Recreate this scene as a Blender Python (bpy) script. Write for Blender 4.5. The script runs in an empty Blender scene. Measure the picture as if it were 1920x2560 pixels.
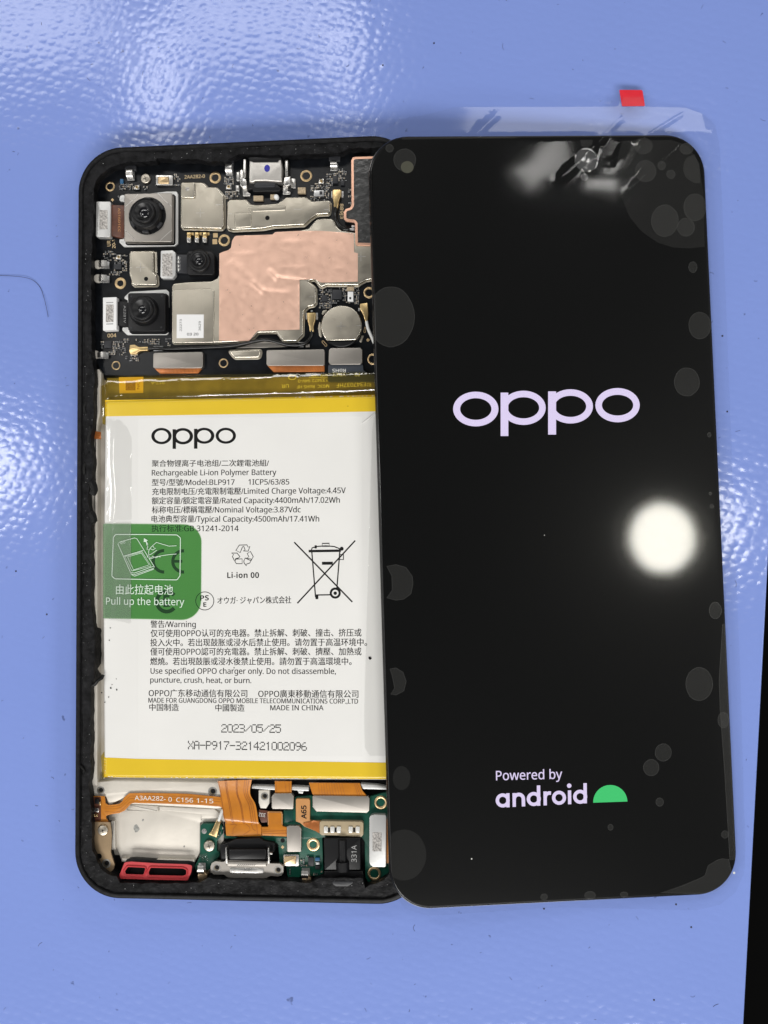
import bpy, math, random
from mathutils import Vector, Euler, Matrix, noise
from mathutils.geometry import delaunay_2d_cdt
PI = math.pi
R = math.radians
random.seed(7)
MM = .001                                   # everything below is measured in millimetres
scene = bpy.context.scene
COL = scene.collection

# ------------------------------------------------------------------ camera
FPX, PW, PH = 2089., 1920., 2560.           # 28 mm-equivalent phone camera, portrait
CAM = Vector((41.8668, -6.6805, 180.0917))
CROT = Euler((.038855, .073522, -.009503))
cd = bpy.data.cameras.new('camera')
cam = bpy.data.objects.new('camera', cd)
COL.objects.link(cam)
cam.location = CAM * MM
cam.rotation_euler = CROT
cd.sensor_fit = 'VERTICAL'
cd.sensor_height = 36
cd.lens = 36 * FPX / PH
cd.clip_start = .01
cd.clip_end = 20
scene.camera = cam

# ------------------------------------------------------------------ room light
w = bpy.data.worlds.new('World')
scene.world = w
w.use_nodes = True
bg = w.node_tree.nodes['Background']
bg.inputs[0].default_value = (.93, .97, 1.0, 1)
bg.inputs[1].default_value = .10

def panel(name, x0, x1, y0, y1, L, col=(1, .98, .95), z=1500, shape='RECTANGLE'):
    """ceiling or added fill light of radiance L, facing straight down"""
    sx, sy = (x1 - x0) * MM, (y1 - y0) * MM
    l = bpy.data.lights.new(name, 'AREA')
    l.shape = shape
    l.size, l.size_y = sx, sy
    area = sx * sy * (PI / 4 if shape in ('DISK', 'ELLIPSE') else 1)
    l.energy = L * area * PI
    l.color = col
    o = bpy.data.objects.new(name, l)
    COL.objects.link(o)
    o.location = ((x0 + x1) / 2 * MM, (y0 + y1) / 2 * MM, z * MM)
    return o

panel('ceiling_or_fill_panel', -1350, -540, 1085, 1330, 7)
panel('ceiling_or_fill_panel', -455, -372, 900, 1160, 14)
panel('ceiling_or_fill_panel', -372, -20, 1080, 1290, 7.5)
panel('ceiling_or_fill_panel', -10, 60, 1010, 1180, 15)
panel('ceiling_or_fill_panel', 10, 45, 900, 935, 18)
panel('ceiling_or_fill_panel', -980, -710, 80, 225, 21)
panel('round_lamp', 814, 960, -63, 83, 27, (1, .97, .87), shape='DISK')
panel('ceiling_or_fill_panel', 580, 685, 775, 835, 6.5).rotation_euler.z = R(38)
panel('ceiling_or_fill_panel', 712, 806, 745, 771, 10)
panel('ceiling_or_fill_panel', 772, 806, 800, 856, 10).rotation_euler.z = R(-30)
panel('ceiling_or_fill_panel', 540, 1700, 1800, 3400, 3.2)  # added panel, sized to put a sheen on the drooping film
panel('ceiling_or_fill_panel', -900, 900, -2100, -1300, 15.5)  # added fill at the near end, outside the display's reflection
panel('ceiling_or_fill_panel', 1500, 2200, -900, 900, 3.9)  # added fill on the right, outside the display's reflection
panel('ceiling_or_fill_panel', -2400, -1700, -1200, 800, 3.9)  # added fill on the left, outside the display's reflection
vs = scene.view_settings
vs.view_transform = 'Standard'
vs.look = 'None'
vs.exposure = -.02
vs.gamma = 1
try:
    scene.cycles.max_bounces = 8
    scene.cycles.transparent_max_bounces = 12
    scene.cycles.caustics_reflective = False
    scene.cycles.caustics_refractive = False
    scene.cycles.sample_clamp_indirect = 4
except Exception:
    pass

# ------------------------------------------------------------------ survey: where a sight line meets a plane
CM = CROT.to_matrix()
SHEET = {'N': (0, 0, 1), 'C1': (180, 320, 4.1475), 'C2': (560, 320, 4.1475), 'C3': (180, 600, 4.1475),
         'C4': (560, 600, 4.1475), 'B1': (180, 1920, 4.1475), 'B2': (560, 1920, 3.6867), 'M1': (180, 880, 4.1475),
         'M2': (180, 1280, 3.7705), 'D1': (900, 200, 1.659), 'D2': (920, 600, 1.659), 'D3': (920, 1300, 1.659),
         'D4': (920, 1800, 1.659), 'K1': (340, 1040, 2.592), 'K2': (480, 1320, 3.318), 'K3': (340, 1530, 2.592),
         'K4': (340, 1770, 2.592), 'R5': (640, 900, 5.184), 'L2': (0, 700, 2.573), 'LF': (180, 1500, 4.608),
         'TR': (1500, 180, 3.95), 'BR': (1700, 1700, 3.159)}
DC = Vector((63.7573, -.0651, 6.1319))      # centre of the display glass and its pose
DROT = Euler((.000219, .121344, .020239))
DM = DROT.to_matrix()
DN = DM.col[2]

def ray(s, p):
    ox, oy, k = SHEET[s]
    px, py = ox + p[0] / k, oy + p[1] / k
    return CM @ Vector(((px - PW / 2) / FPX, -(py - PH / 2) / FPX, -1.))

def X(s, p, z):
    """points on the horizontal plane z -> list of (x, y) in mm"""
    out = []
    for q in p:
        d = ray(s, q)
        t = (z - CAM.z) / d.z
        out.append((CAM.x + t * d.x, CAM.y + t * d.y))
    return out

def X1(s, x, y, z):
    return X(s, [(x, y)], z)[0]

def Y(s, p, dz=0.):
    """points on the plane of the display glass, in the display's own frame"""
    out = []
    for q in p:
        d = ray(s, q)
        t = ((DC + DN * dz - CAM).dot(DN)) / d.dot(DN)
        v = DM.transposed() @ (CAM + d * t - DC)
        out.append((v.x, v.y))
    return out

def mmpp(s, z=5.):
    """millimetres per sheet unit"""
    return (CAM.z - z) / FPX / SHEET[s][2] * 1.005

# ------------------------------------------------------------------ polygon helpers
def area2(p):
    return sum(p[i][0] * p[(i + 1) % len(p)][1] - p[(i + 1) % len(p)][0] * p[i][1] for i in range(len(p)))

def ccw(p):
    p = list(p)
    return p if area2(p) > 0 else p[::-1]

def inset(p, d):
    n = len(p)
    out = []
    for i in range(n):
        a, b, c = Vector(p[i - 1]), Vector(p[i]), Vector(p[(i + 1) % n])
        e1, e2 = (b - a), (c - b)
        if e1.length < 1e-9 or e2.length < 1e-9:
            out.append(tuple(b)); continue
        e1.normalize(); e2.normalize()
        n1, n2 = Vector((-e1.y, e1.x)), Vector((-e2.y, e2.x))
        m = n1 + n2
        if m.length < 1e-6:
            m = n1
        m.normalize()
        k = d / max(.45, m.dot(n1))
        out.append((b.x + m.x * k, b.y + m.y * k))
    return out

def fillet(p, r, n=4):
    p = ccw(p)
    out = []
    N = len(p)
    for i in range(N):
        a, b, c = Vector(p[i - 1]), Vector(p[i]), Vector(p[(i + 1) % N])
        u, v = (a - b), (c - b)
        lu, lv = u.length, v.length
        if lu < 1e-6 or lv < 1e-6:
            continue
        u /= lu; v /= lv
        ang = math.acos(max(-1, min(1, u.dot(v))))
        if ang > 2.95:
            out.append(tuple(b)); continue
        t = min(r / math.tan(ang / 2), lu * .48, lv * .48)
        q0, q1 = b + u * t, b + v * t
        for k in range(n + 1):
            s = k / n
            q = q0 * (1 - s) ** 2 + b * 2 * s * (1 - s) + q1 * s * s
            out.append((q.x, q.y))
    return out

def circle(c, r, n=28, ry=None, ph=0):
    ry = ry or r
    return [(c[0] + r * math.cos(ph + 2 * PI * k / n), c[1] + ry * math.sin(ph + 2 * PI * k / n)) for k in range(n)]

def rect(x0, y0, x1, y1):
    return [(x0, y0), (x1, y0), (x1, y1), (x0, y1)]

def inside(q, p):
    c = False
    x, y = q
    j = len(p) - 1
    for i in range(len(p)):
        yi, yj = p[i][1], p[j][1]
        if (yi > y) != (yj > y) and x < (p[j][0] - p[i][0]) * (y - yi) / (yj - yi) + p[i][0]:
            c = not c
        j = i
    return c

def cdt(outer, holes=(), step=0, extra=()):
    """triangulate a polygon with holes, interior points every step mm"""
    v, e = [], []
    loops = [ccw(outer)] + [ccw(h) for h in holes]
    for lp in loops:
        k = len(v)
        v += [Vector(q) for q in lp]
        e += [(k + i, k + (i + 1) % len(lp)) for i in range(len(lp))]
    if step:
        xs = [q[0] for q in outer]; ys = [q[1] for q in outer]
        y = min(ys) + step / 2
        row = 0
        while y < max(ys):
            x = min(xs) + (step / 2 if row % 2 else step)
            while x < max(xs):
                q = (x + random.uniform(-.15, .15) * step, y + random.uniform(-.15, .15) * step)
                if inside(q, loops[0]) and not any(inside(q, h) for h in loops[1:]):
                    v.append(Vector(q))
                x += step
            y += step * .87
            row += 1
    v += [Vector(q) for q in extra]
    rv, re, rf, *_ = delaunay_2d_cdt(v, e, [], 0, 1e-5)
    F = []
    for f in rf:
        c = sum((rv[i] for i in f), Vector((0, 0))) / len(f)
        if inside(c, loops[0]) and not any(inside(c, h) for h in loops[1:]):
            F.append(tuple(f))
    P = [(q.x, q.y) for q in rv]
    F = [f if area2([P[i] for i in f]) > 0 else f[::-1] for f in F]
    return P, F

def fbm(x, y, s, o=3):
    return noise.fractal(Vector((x * s, y * s, 3.7)), 1., 2., o)

# ------------------------------------------------------------------ mesh builder
ORG = {}

def sans(s, bold=False):
    """upright sans-serif letter forms (mathematical alphanumerics of the built-in font)"""
    o = ''
    for ch in s:
        n = ord(ch)
        if 65 <= n <= 90: o += chr((0x1D5D4 if bold else 0x1D5A0) + n - 65)
        elif 97 <= n <= 122: o += chr((0x1D5EE if bold else 0x1D5BA) + n - 97)
        elif 48 <= n <= 57: o += chr((0x1D7EC if bold else 0x1D7E2) + n - 48)
        else: o += ch
    return o

class MB:
    def __init__(self):
        self.v, self.f, self.m, self.s, self.mats = [], [], [], [], []

    def mi(self, m):
        if m not in self.mats:
            self.mats.append(m)
        return self.mats.index(m)

    def face(self, f, m, s=False):
        self.f.append(tuple(f)); self.m.append(m); self.s.append(s)

    def slab(self, p, z1, z0, m, bev=0., rnd=0., n=3, side=None, edge=None):
        """prism with flat top z1, rounded upper rim"""
        m = self.mi(m)
        sm = m if side is None else self.mi(side)
        em = m if edge is None else self.mi(edge)
        p = fillet(p, rnd) if rnd else ccw(p)
        rings = [(0., z0)]
        if bev > 0:
            for k in range(n + 1):
                a = k / n * PI / 2
                rings.append((bev * (1 - math.cos(a)), z1 - bev + bev * math.sin(a)))
        else:
            rings.append((0., z1))
        N = len(p)
        base = len(self.v)
        for d, z in rings:
            q = inset(p, d) if d else p
            self.v += [(a, b, z) for a, b in q]
        for k in range(len(rings) - 1):
            for i in range(N):
                a, b = base + k * N + i, base + k * N + (i + 1) % N
                self.face((a, b, b + N, a + N), sm if k == 0 else em, k > 0)
        t = base + (len(rings) - 1) * N
        self.face([t + i for i in range(N)], m)
        return self

    def plate(self, outer, holes, z1, z0, m, bev=0.):
        """prism with through holes"""
        m = self.mi(m)
        P, F = cdt(outer, holes)
        k = len(self.v)
        self.v += [(a, b, z1) for a, b in P]
        for f in F:
            self.face([k + i for i in f], m)
        for lp, sgn in [(ccw(outer), 1)] + [(ccw(h), -1) for h in holes]:
            k = len(self.v)
            N = len(lp)
            self.v += [(a, b, z1) for a, b in lp] + [(a, b, z0) for a, b in lp]
            for i in range(N):
                j = (i + 1) % N
                q = (k + i, k + N + i, k + N + j, k + j)
                self.face(q if sgn > 0 else q[::-1], m, True)
        return self

    def sheet(self, outer, hf, m, step=1., holes=(), smooth=True, extra=()):
        m = self.mi(m)
        P, F = cdt(outer, holes, step, extra)
        k = len(self.v)
        self.v += [(a, b, hf(a, b)) for a, b in P]
        for f in F:
            self.face([k + i for i in f], m, smooth)
        return self

    def lathe(self, c, prof, m, n=28, cap=True, smooth=True):
        m = self.mi(m)
        base = len(self.v)
        for r, z in prof:
            self.v += [(c[0] + r * math.cos(2 * PI * i / n), c[1] + r * math.sin(2 * PI * i / n), z) for i in range(n)]
        for k in range(len(prof) - 1):
            for i in range(n):
                a, b = base + k * n + i, base + k * n + (i + 1) % n
                self.face((a, b, b + n, a + n), m, smooth)
        if cap:
            t = base + (len(prof) - 1) * n
            self.face([t + i for i in range(n)], m)
        return self

    def tube(self, pts, r, m, n=8, closed=False, taper=False):
        m = self.mi(m)
        pts = [Vector(p) for p in pts]
        base = len(self.v)
        N = len(pts)
        for i, p in enumerate(pts):
            t = (pts[min(i + 1, N - 1)] - pts[max(i - 1, 0)]).normalized()
            u = t.cross(Vector((0, 0, 1)))
            u = u.normalized() if u.length > 1e-6 else Vector((1, 0, 0))
            v = u.cross(t)
            rr = r if not taper else r * (1 - .7 * i / N)
            for k in range(n):
                a = 2 * PI * k / n
                self.v.append(tuple(p + u * rr * math.cos(a) + v * rr * math.sin(a)))
        for i in range(N - 1):
            for k in range(n):
                a, b = base + i * n + k, base + i * n + (k + 1) % n
                self.face((a, a + n, b + n, b), m, True)
        self.face([base + k for k in range(n)], m)
        self.face([base + (N - 1) * n + n - 1 - k for k in range(n)], m)
        return self

    def ribbon(self, pts, wd, z, m, closed=False):
        """flat printed stroke"""
        m = self.mi(m)
        pts = [Vector(p) for p in pts]
        N = len(pts)
        L, Rr = [], []
        for i, p in enumerate(pts):
            a = pts[i - 1] if (i or closed) else p
            b = pts[(i + 1) % N] if (i < N - 1 or closed) else p
            t = (b - a)
            t = t.normalized() if t.length else Vector((1, 0))
            nn = Vector((-t.y, t.x)) * wd / 2
            L.append(p + nn); Rr.append(p - nn)
        k = len(self.v)
        self.v += [(q.x, q.y, z) for q in Rr] + [(q.x, q.y, z) for q in L]
        for i in range(N if closed else N - 1):
            j = (i + 1) % N
            self.face((k + i, k + j, k + N + j, k + N + i), m)
        return self

    def flat(self, outer, holes, z, m):
        m = self.mi(m)
        P, F = cdt(outer, holes)
        k = len(self.v)
        self.v += [(a, b, z) for a, b in P]
        for f in F:
            self.face([k + i for i in f], m)
        return self

    def text(self, body, p0, p1, h, z, m, bold=0., heavy=False, faux=0.):
        """flat lettering on the baseline p0-p1, capital height h"""
        m = self.mi(m)
        cu = bpy.data.curves.new('lettering', 'FONT')
        cu.body = sans(body, heavy)
        cu.resolution_u = 3
        cu.offset = bold
        o = bpy.data.objects.new('lettering', cu)
        COL.objects.link(o)
        dg = bpy.context.evaluated_depsgraph_get()
        me = bpy.data.meshes.new_from_object(o.evaluated_get(dg))
        xs = [v.co.x for v in me.vertices]
        x0, x1 = min(xs), max(xs)
        d = Vector(p1) - Vector(p0)
        kx = d.length / (x1 - x0)
        ky = h / .70
        d.normalize()
        u = Vector((-d.y, d.x))
        for sh in ((0., faux) if faux else (0.,)):              # a second, slightly shifted strike thickens the strokes
            k = len(self.v)
            for v in me.vertices:
                q = Vector(p0) + d * ((v.co.x - x0) * kx + sh) + u * v.co.y * ky
                self.v.append((q.x, q.y, z + (.003 if sh else 0)))
            for f in me.polygons:
                idx = [k + i for i in f.vertices]
                if area2([self.v[i][:2] for i in idx]) < 0:
                    idx = idx[::-1]
                self.face(idx, m)
        bpy.data.objects.remove(o)
        bpy.data.curves.remove(cu)
        bpy.data.meshes.remove(me)
        return self

    def box(self, c, sx, sy, z1, z0, m, rot=0., bev=0.):
        ca, sa = math.cos(rot), math.sin(rot)
        p = [(c[0] + ca * x * sx / 2 - sa * y * sy / 2, c[1] + sa * x * sx / 2 + ca * y * sy / 2)
             for x, y in ((-1, -1), (1, -1), (1, 1), (-1, 1))]
        return self.slab(p, z1, z0, m, bev, n=1)

    def build(self, name, parent=None, label=None, kind=None, cat=None, group=None):
        xs, ys, zs = zip(*self.v)
        o0 = Vector(((min(xs) + max(xs)) / 2, (min(ys) + max(ys)) / 2, min(zs)))
        po = ORG[parent.name] if parent else Vector((0, 0, 0))
        me = bpy.data.meshes.new(name)
        me.from_pydata([((a - o0.x) * MM, (b - o0.y) * MM, (c - o0.z) * MM) for a, b, c in self.v], [], self.f)
        for m in self.mats:
            me.materials.append(m)
        me.polygons.foreach_set('material_index', self.m)
        me.polygons.foreach_set('use_smooth', self.s)
        me.set_sharp_from_angle(angle=R(50))
        me.update()
        o = bpy.data.objects.new(name, me)
        COL.objects.link(o)
        if parent:
            o.parent = parent
        o.location = (o0 - po) * MM
        ORG[o.name] = o0
        if label: o['label'] = label
        if kind: o['kind'] = kind
        if cat: o['category'] = cat
        if group: o['group'] = group
        return o

def thing(name, label, cat, org=(0, 0, 0), rot=None, local=False):
    o = bpy.data.objects.new(name, None)
    o.empty_display_size = .01
    COL.objects.link(o)
    o.location = Vector(org) * MM
    if rot: o.rotation_euler = rot
    ORG[o.name] = Vector((0, 0, 0)) if local else Vector(org)
    o['label'] = label
    o['category'] = cat
    return o

# ------------------------------------------------------------------ materials
def mat(name, col, rough=.5, metal=0., spec=.5, bump=None, var=None, brush=None, emit=None, coat=0., rvar=.0, alpha=None):
    m = bpy.data.materials.new(name)
    m.use_nodes = True
    nt = m.node_tree
    b = nt.nodes['Principled BSDF']
    b.inputs['Base Color'].default_value = (*col, 1)
    b.inputs['Roughness'].default_value = rough
    b.inputs['Metallic'].default_value = metal
    b.inputs['Specular IOR Level'].default_value = spec
    b.inputs['Coat Weight'].default_value = coat
    b.inputs['Coat Roughness'].default_value = .08
    tc = nt.nodes.new('ShaderNodeTexCoord')
    L = nt.links.new
    def nz(scale, detail=4, stretch=None):
        t = nt.nodes.new('ShaderNodeTexNoise')
        t.inputs['Scale'].default_value = scale
        t.inputs['Detail'].default_value = detail
        if stretch:
            mp = nt.nodes.new('ShaderNodeMapping')
            mp.inputs['Scale'].default_value = stretch
            L(tc.outputs['Object'], mp.inputs[0]); L(mp.outputs[0], t.inputs['Vector'])
        else:
            L(tc.outputs['Object'], t.inputs['Vector'])
        return t
    if var:
        t = nz(var[0])
        mx = nt.nodes.new('ShaderNodeMix'); mx.data_type = 'RGBA'
        a = var[1]
        mx.inputs[6].default_value = (*[c * (1 - a) for c in col], 1)
        mx.inputs[7].default_value = (*[min(1, c * (1 + a)) for c in col], 1)
        mr = nt.nodes.new('ShaderNodeMapRange')
        mr.inputs[1].default_value = .3; mr.inputs[2].default_value = .7
        L(t.outputs[0], mr.inputs[0]); L(mr.outputs[0], mx.inputs[0]); L(mx.outputs[2], b.inputs['Base Color'])
    if rvar:
        t = nz(600)
        mr = nt.nodes.new('ShaderNodeMapRange')
        mr.inputs[1].default_value = .3; mr.inputs[2].default_value = .7
        mr.inputs[3].default_value = max(.02, rough - rvar); mr.inputs[4].default_value = rough + rvar
        L(t.outputs[0], mr.inputs[0]); L(mr.outputs[0], b.inputs['Roughness'])
    if bump or brush:
        t = nz(*bump[:1]) if bump else nz(brush[0], 2, brush[2])
        bp = nt.nodes.new('ShaderNodeBump')
        bp.inputs['Strength'].default_value = 1
        bp.inputs['Distance'].default_value = (bump or brush)[1] * MM
        L(t.outputs[0], bp.inputs['Height']); L(bp.outputs[0], b.inputs['Normal'])
    if emit:
        b.inputs['Emission Color'].default_value = (*emit[0], 1)
        t = nz(7000, 2)                                    # sub-pixel grain of the lit panel
        mr = nt.nodes.new('ShaderNodeMapRange')
        mr.inputs[1].default_value = .3; mr.inputs[2].default_value = .7
        mr.inputs[3].default_value = emit[1] * .84; mr.inputs[4].default_value = emit[1] * 1.08
        L(t.outputs[0], mr.inputs[0]); L(mr.outputs[0], b.inputs['Emission Strength'])
    return m

def clear(name, tint, gloss, rough=.08, diff=None, fac=0., ior=1.45, bump=None):
    """thin see-through sheet: tinted transmission, surface gloss, and a little scatter"""
    m = bpy.data.materials.new(name)
    m.use_nodes = True
    nt = m.node_tree
    L = nt.links.new
    nt.nodes.remove(nt.nodes['Principled BSDF'])
    out = nt.nodes['Material Output']
    tr = nt.nodes.new('ShaderNodeBsdfTransparent'); tr.inputs[0].default_value = (*tint, 1)
    gl = nt.nodes.new('ShaderNodeBsdfGlossy'); gl.inputs['Roughness'].default_value = rough
    last = tr.outputs[0]
    if fac:
        df = nt.nodes.new('ShaderNodeBsdfDiffuse'); df.inputs[0].default_value = (*diff, 1)
        mx = nt.nodes.new('ShaderNodeMixShader'); mx.inputs[0].default_value = fac
        L(last, mx.inputs[1]); L(df.outputs[0], mx.inputs[2]); last = mx.outputs[0]
    lw = nt.nodes.new('ShaderNodeLayerWeight'); lw.inputs['Blend'].default_value = .5     # Schlick, the same from both sides
    pw = nt.nodes.new('ShaderNodeMath'); pw.operation = 'POWER'; pw.inputs[1].default_value = 5
    L(lw.outputs['Facing'], pw.inputs[0])
    f0 = ((ior - 1) / (ior + 1)) ** 2
    ml = nt.nodes.new('ShaderNodeMath'); ml.operation = 'MULTIPLY_ADD'
    ml.inputs[1].default_value = (1 - f0) * min(1, gloss); ml.inputs[2].default_value = f0 * gloss
    L(pw.outputs[0], ml.inputs[0])
    mx = nt.nodes.new('ShaderNodeMixShader')
    L(ml.outputs[0], mx.inputs[0]); L(last, mx.inputs[1]); L(gl.outputs[0], mx.inputs[2])
    L(mx.outputs[0], out.inputs[0])
    if bump:
        tc = nt.nodes.new('ShaderNodeTexCoord')
        t = nt.nodes.new('ShaderNodeTexNoise'); t.inputs['Scale'].default_value = bump[0]
        bp = nt.nodes.new('ShaderNodeBump'); bp.inputs['Strength'].default_value = 1; bp.inputs['Distance'].default_value = bump[1] * MM
        L(tc.outputs['Object'], t.inputs['Vector']); L(t.outputs[0], bp.inputs['Height'])
        L(bp.outputs[0], gl.inputs['Normal'])
    return m

M_frame = mat('black_plastic', (.010, .010, .011), .42, spec=.16, bump=(2500, .02), var=(900, .5))
M_glue = mat('black_adhesive', (.010, .010, .011), .5, spec=.12, bump=(1500, .16), var=(700, .6), rvar=.12)
M_gluelump = mat('black_glue_lump', (.006, .006, .006), .45, spec=.25, bump=(1500, .1))
M_dark = mat('dark_cavity', (.005, .005, .006), .5, spec=.15, bump=(1500, .03))
M_pcb = mat('black_solder_mask', (.006, .007, .009), .3, spec=.2, bump=(3000, .004), var=(500, .4))
M_green = mat('green_solder_mask', (.006, .075, .048), .3, bump=(3000, .006), var=(350, .35))
M_green2 = mat('dark_green_solder_mask', (.006, .05, .04), .25)
M_nick = mat('nickel_shield', (.50, .46, .385), .40, 1., brush=(1, .010, (9000, 350, 900)), var=(260, .06), rvar=.05)
M_edge = mat('shield_edge_highlight', (.78, .73, .63), .26, 1.)  # brighter nickel: rim highlights painted onto the shield bevels
M_nick2 = mat('grey_stiffener', (.43, .40, .365), .42, 1., brush=(1, .006, (6000, 500, 900)), var=(300, .05))
M_steel = mat('bright_steel', (.74, .72, .69), .3, 1., bump=(900, .004), rvar=.06)
M_bracket = mat('light_metal_frame', (.66, .66, .65), .4, .6, bump=(2000, .01))
M_alu = mat('cast_aluminium', (.66, .62, .555), .5, .32, bump=(1600, .012), var=(120, .10), rvar=.06)
M_gold = mat('gold_plating', (.83, .61, .30), .3, 1., bump=(2000, .008))
M_goldpad = mat('gold_ring', (.72, .53, .30), .38, 1.)
M_print = mat('gold_print', (.62, .47, .27), .5)
M_copper = mat('copper_foil', (.95, .61, .47), .33, .58, bump=(260, .009), var=(90, .05), rvar=.06)
M_copedge = mat('copper_edge', (.85, .50, .36), .4, .8)
M_graph = mat('graphite_sheet', (.10, .10, .10), .22, .6, bump=(1100, .05), var=(900, .25))
M_black = mat('black_resin', (.008, .008, .009), .35, spec=.3, bump=(2500, .008))
M_lens = mat('lens_barrel', (.008, .008, .009), .36, spec=.35)
M_glass = mat('lens_glass', (.004, .004, .006), .04, coat=1.)
M_chip = mat('chip_resin', (.022, .023, .027), .4)
M_ceram = mat('ceramic_chip', (.42, .33, .22), .4, var=(6000, .5))
M_tin = mat('tin_end', (.62, .62, .62), .35, .9)
M_screw = mat('dull_screw', (.56, .51, .43), .38, 1., bump=(1500, .008))
M_bore = mat('threaded_bore', (.42, .36, .27), .3, 1.)
M_slot = mat('screw_slot', (.22, .20, .17), .4, 1.)
M_white = mat('white_sticker', (.80, .80, .80), .5, var=(200, .02))
M_etch = mat('etched_code', (.40, .38, .36), .6, var=(2300, .75))
M_ink = mat('black_ink', (.006, .006, .006), .5, spec=.2)
M_grey = mat('grey_ink', (.35, .35, .35), .6)
M_wprint = mat('white_print', (.78, .78, .74), .55)
M_orange = mat('orange_flex', (.52, .185, .018), .27, bump=(900, .02), var=(260, .16), coat=.25)
M_oline = mat('flex_trace', (.30, .085, .012), .35)
M_brown = mat('brown_flex', (.10, .035, .02), .35, var=(700, .3))
M_orange2 = mat('copper_flex', (.48, .16, .045), .3, .35, bump=(900, .02), var=(400, .25))
M_tan = mat('tan_flex', (.55, .27, .10), .35, var=(300, .12))
M_red = mat('red_gasket', (.50, .04, .048), .5, bump=(1500, .02), var=(300, .12))
M_bronze = mat('tan_metal_plate', (.50, .36, .22), .36, .85, bump=(1200, .015), var=(110, .16))
M_cable = mat('black_cable', (.006, .006, .006), .22)
M_wcable = mat('white_cable', (.72, .72, .70), .4)
M_blueink = mat('blue_ink_dot', (.02, .02, .30), .4)
M_bluechip = mat('blue_chip', (.02, .10, .22), .35)
M_label = mat('battery_white_label', (.76, .755, .735), .5, spec=.22, bump=(110, .012), var=(60, .025), rvar=.06)
M_yellow = mat('yellow_tape', (.72, .50, .030), .25, spec=.4, bump=(160, .03), var=(60, .05))
M_lab2 = mat('orange_sticker', (.95, .62, .08), .35)
M_ytext = mat('yellow_print', (.95, .85, .30), .4)
M_kapton = clear('brown_polyimide_tape', (.92, .82, .38), 1.8, .06, (.32, .24, .03), .07, 1.6)
M_tape = clear('clear_tape', (.99, .99, .987), 1.6, .10, (.7, .7, .7), .02, 1.5, bump=(300, .012))
M_pull = clear('green_film', (.34, .62, .29), .6, .3, (.06, .22, .08), .22, 1.45)
M_film = clear('clear_film', (.985, .985, .985), 1.5, .06, (.5, .5, .5), 0., 1.45)
M_bubble = clear('air_gap', (.97, .97, .97), .4, .3, (.40, .40, .38), .042, 1.3)
M_bubble2 = clear('thin_air_gap', (.97, .97, .97), .4, .3, (.40, .40, .38), .025, 1.3)
M_screen = mat('black_display_glass', (.0010, .0010, .0009), .33, spec=.12)
M_bezel = mat('display_bezel', (.006, .006, .006), .12, spec=.5)
M_lav = mat('lit_lavender_pixels', (.02, .02, .02), .3, spec=.1, emit=((.80, .70, .98), 1.0), )
M_grn = mat('lit_green_pixels', (.02, .02, .02), .3, spec=.1, emit=((.045, .62, .17), 1.0))
M_redtab = mat('red_pull_tab', (.70, .012, .03), .4, var=(200, .08))
M_hair = mat('dark_hair', (.02, .02, .04), .5)
M_bench = mat('black_bench', (.002, .002, .002), .8, spec=.03)

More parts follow.
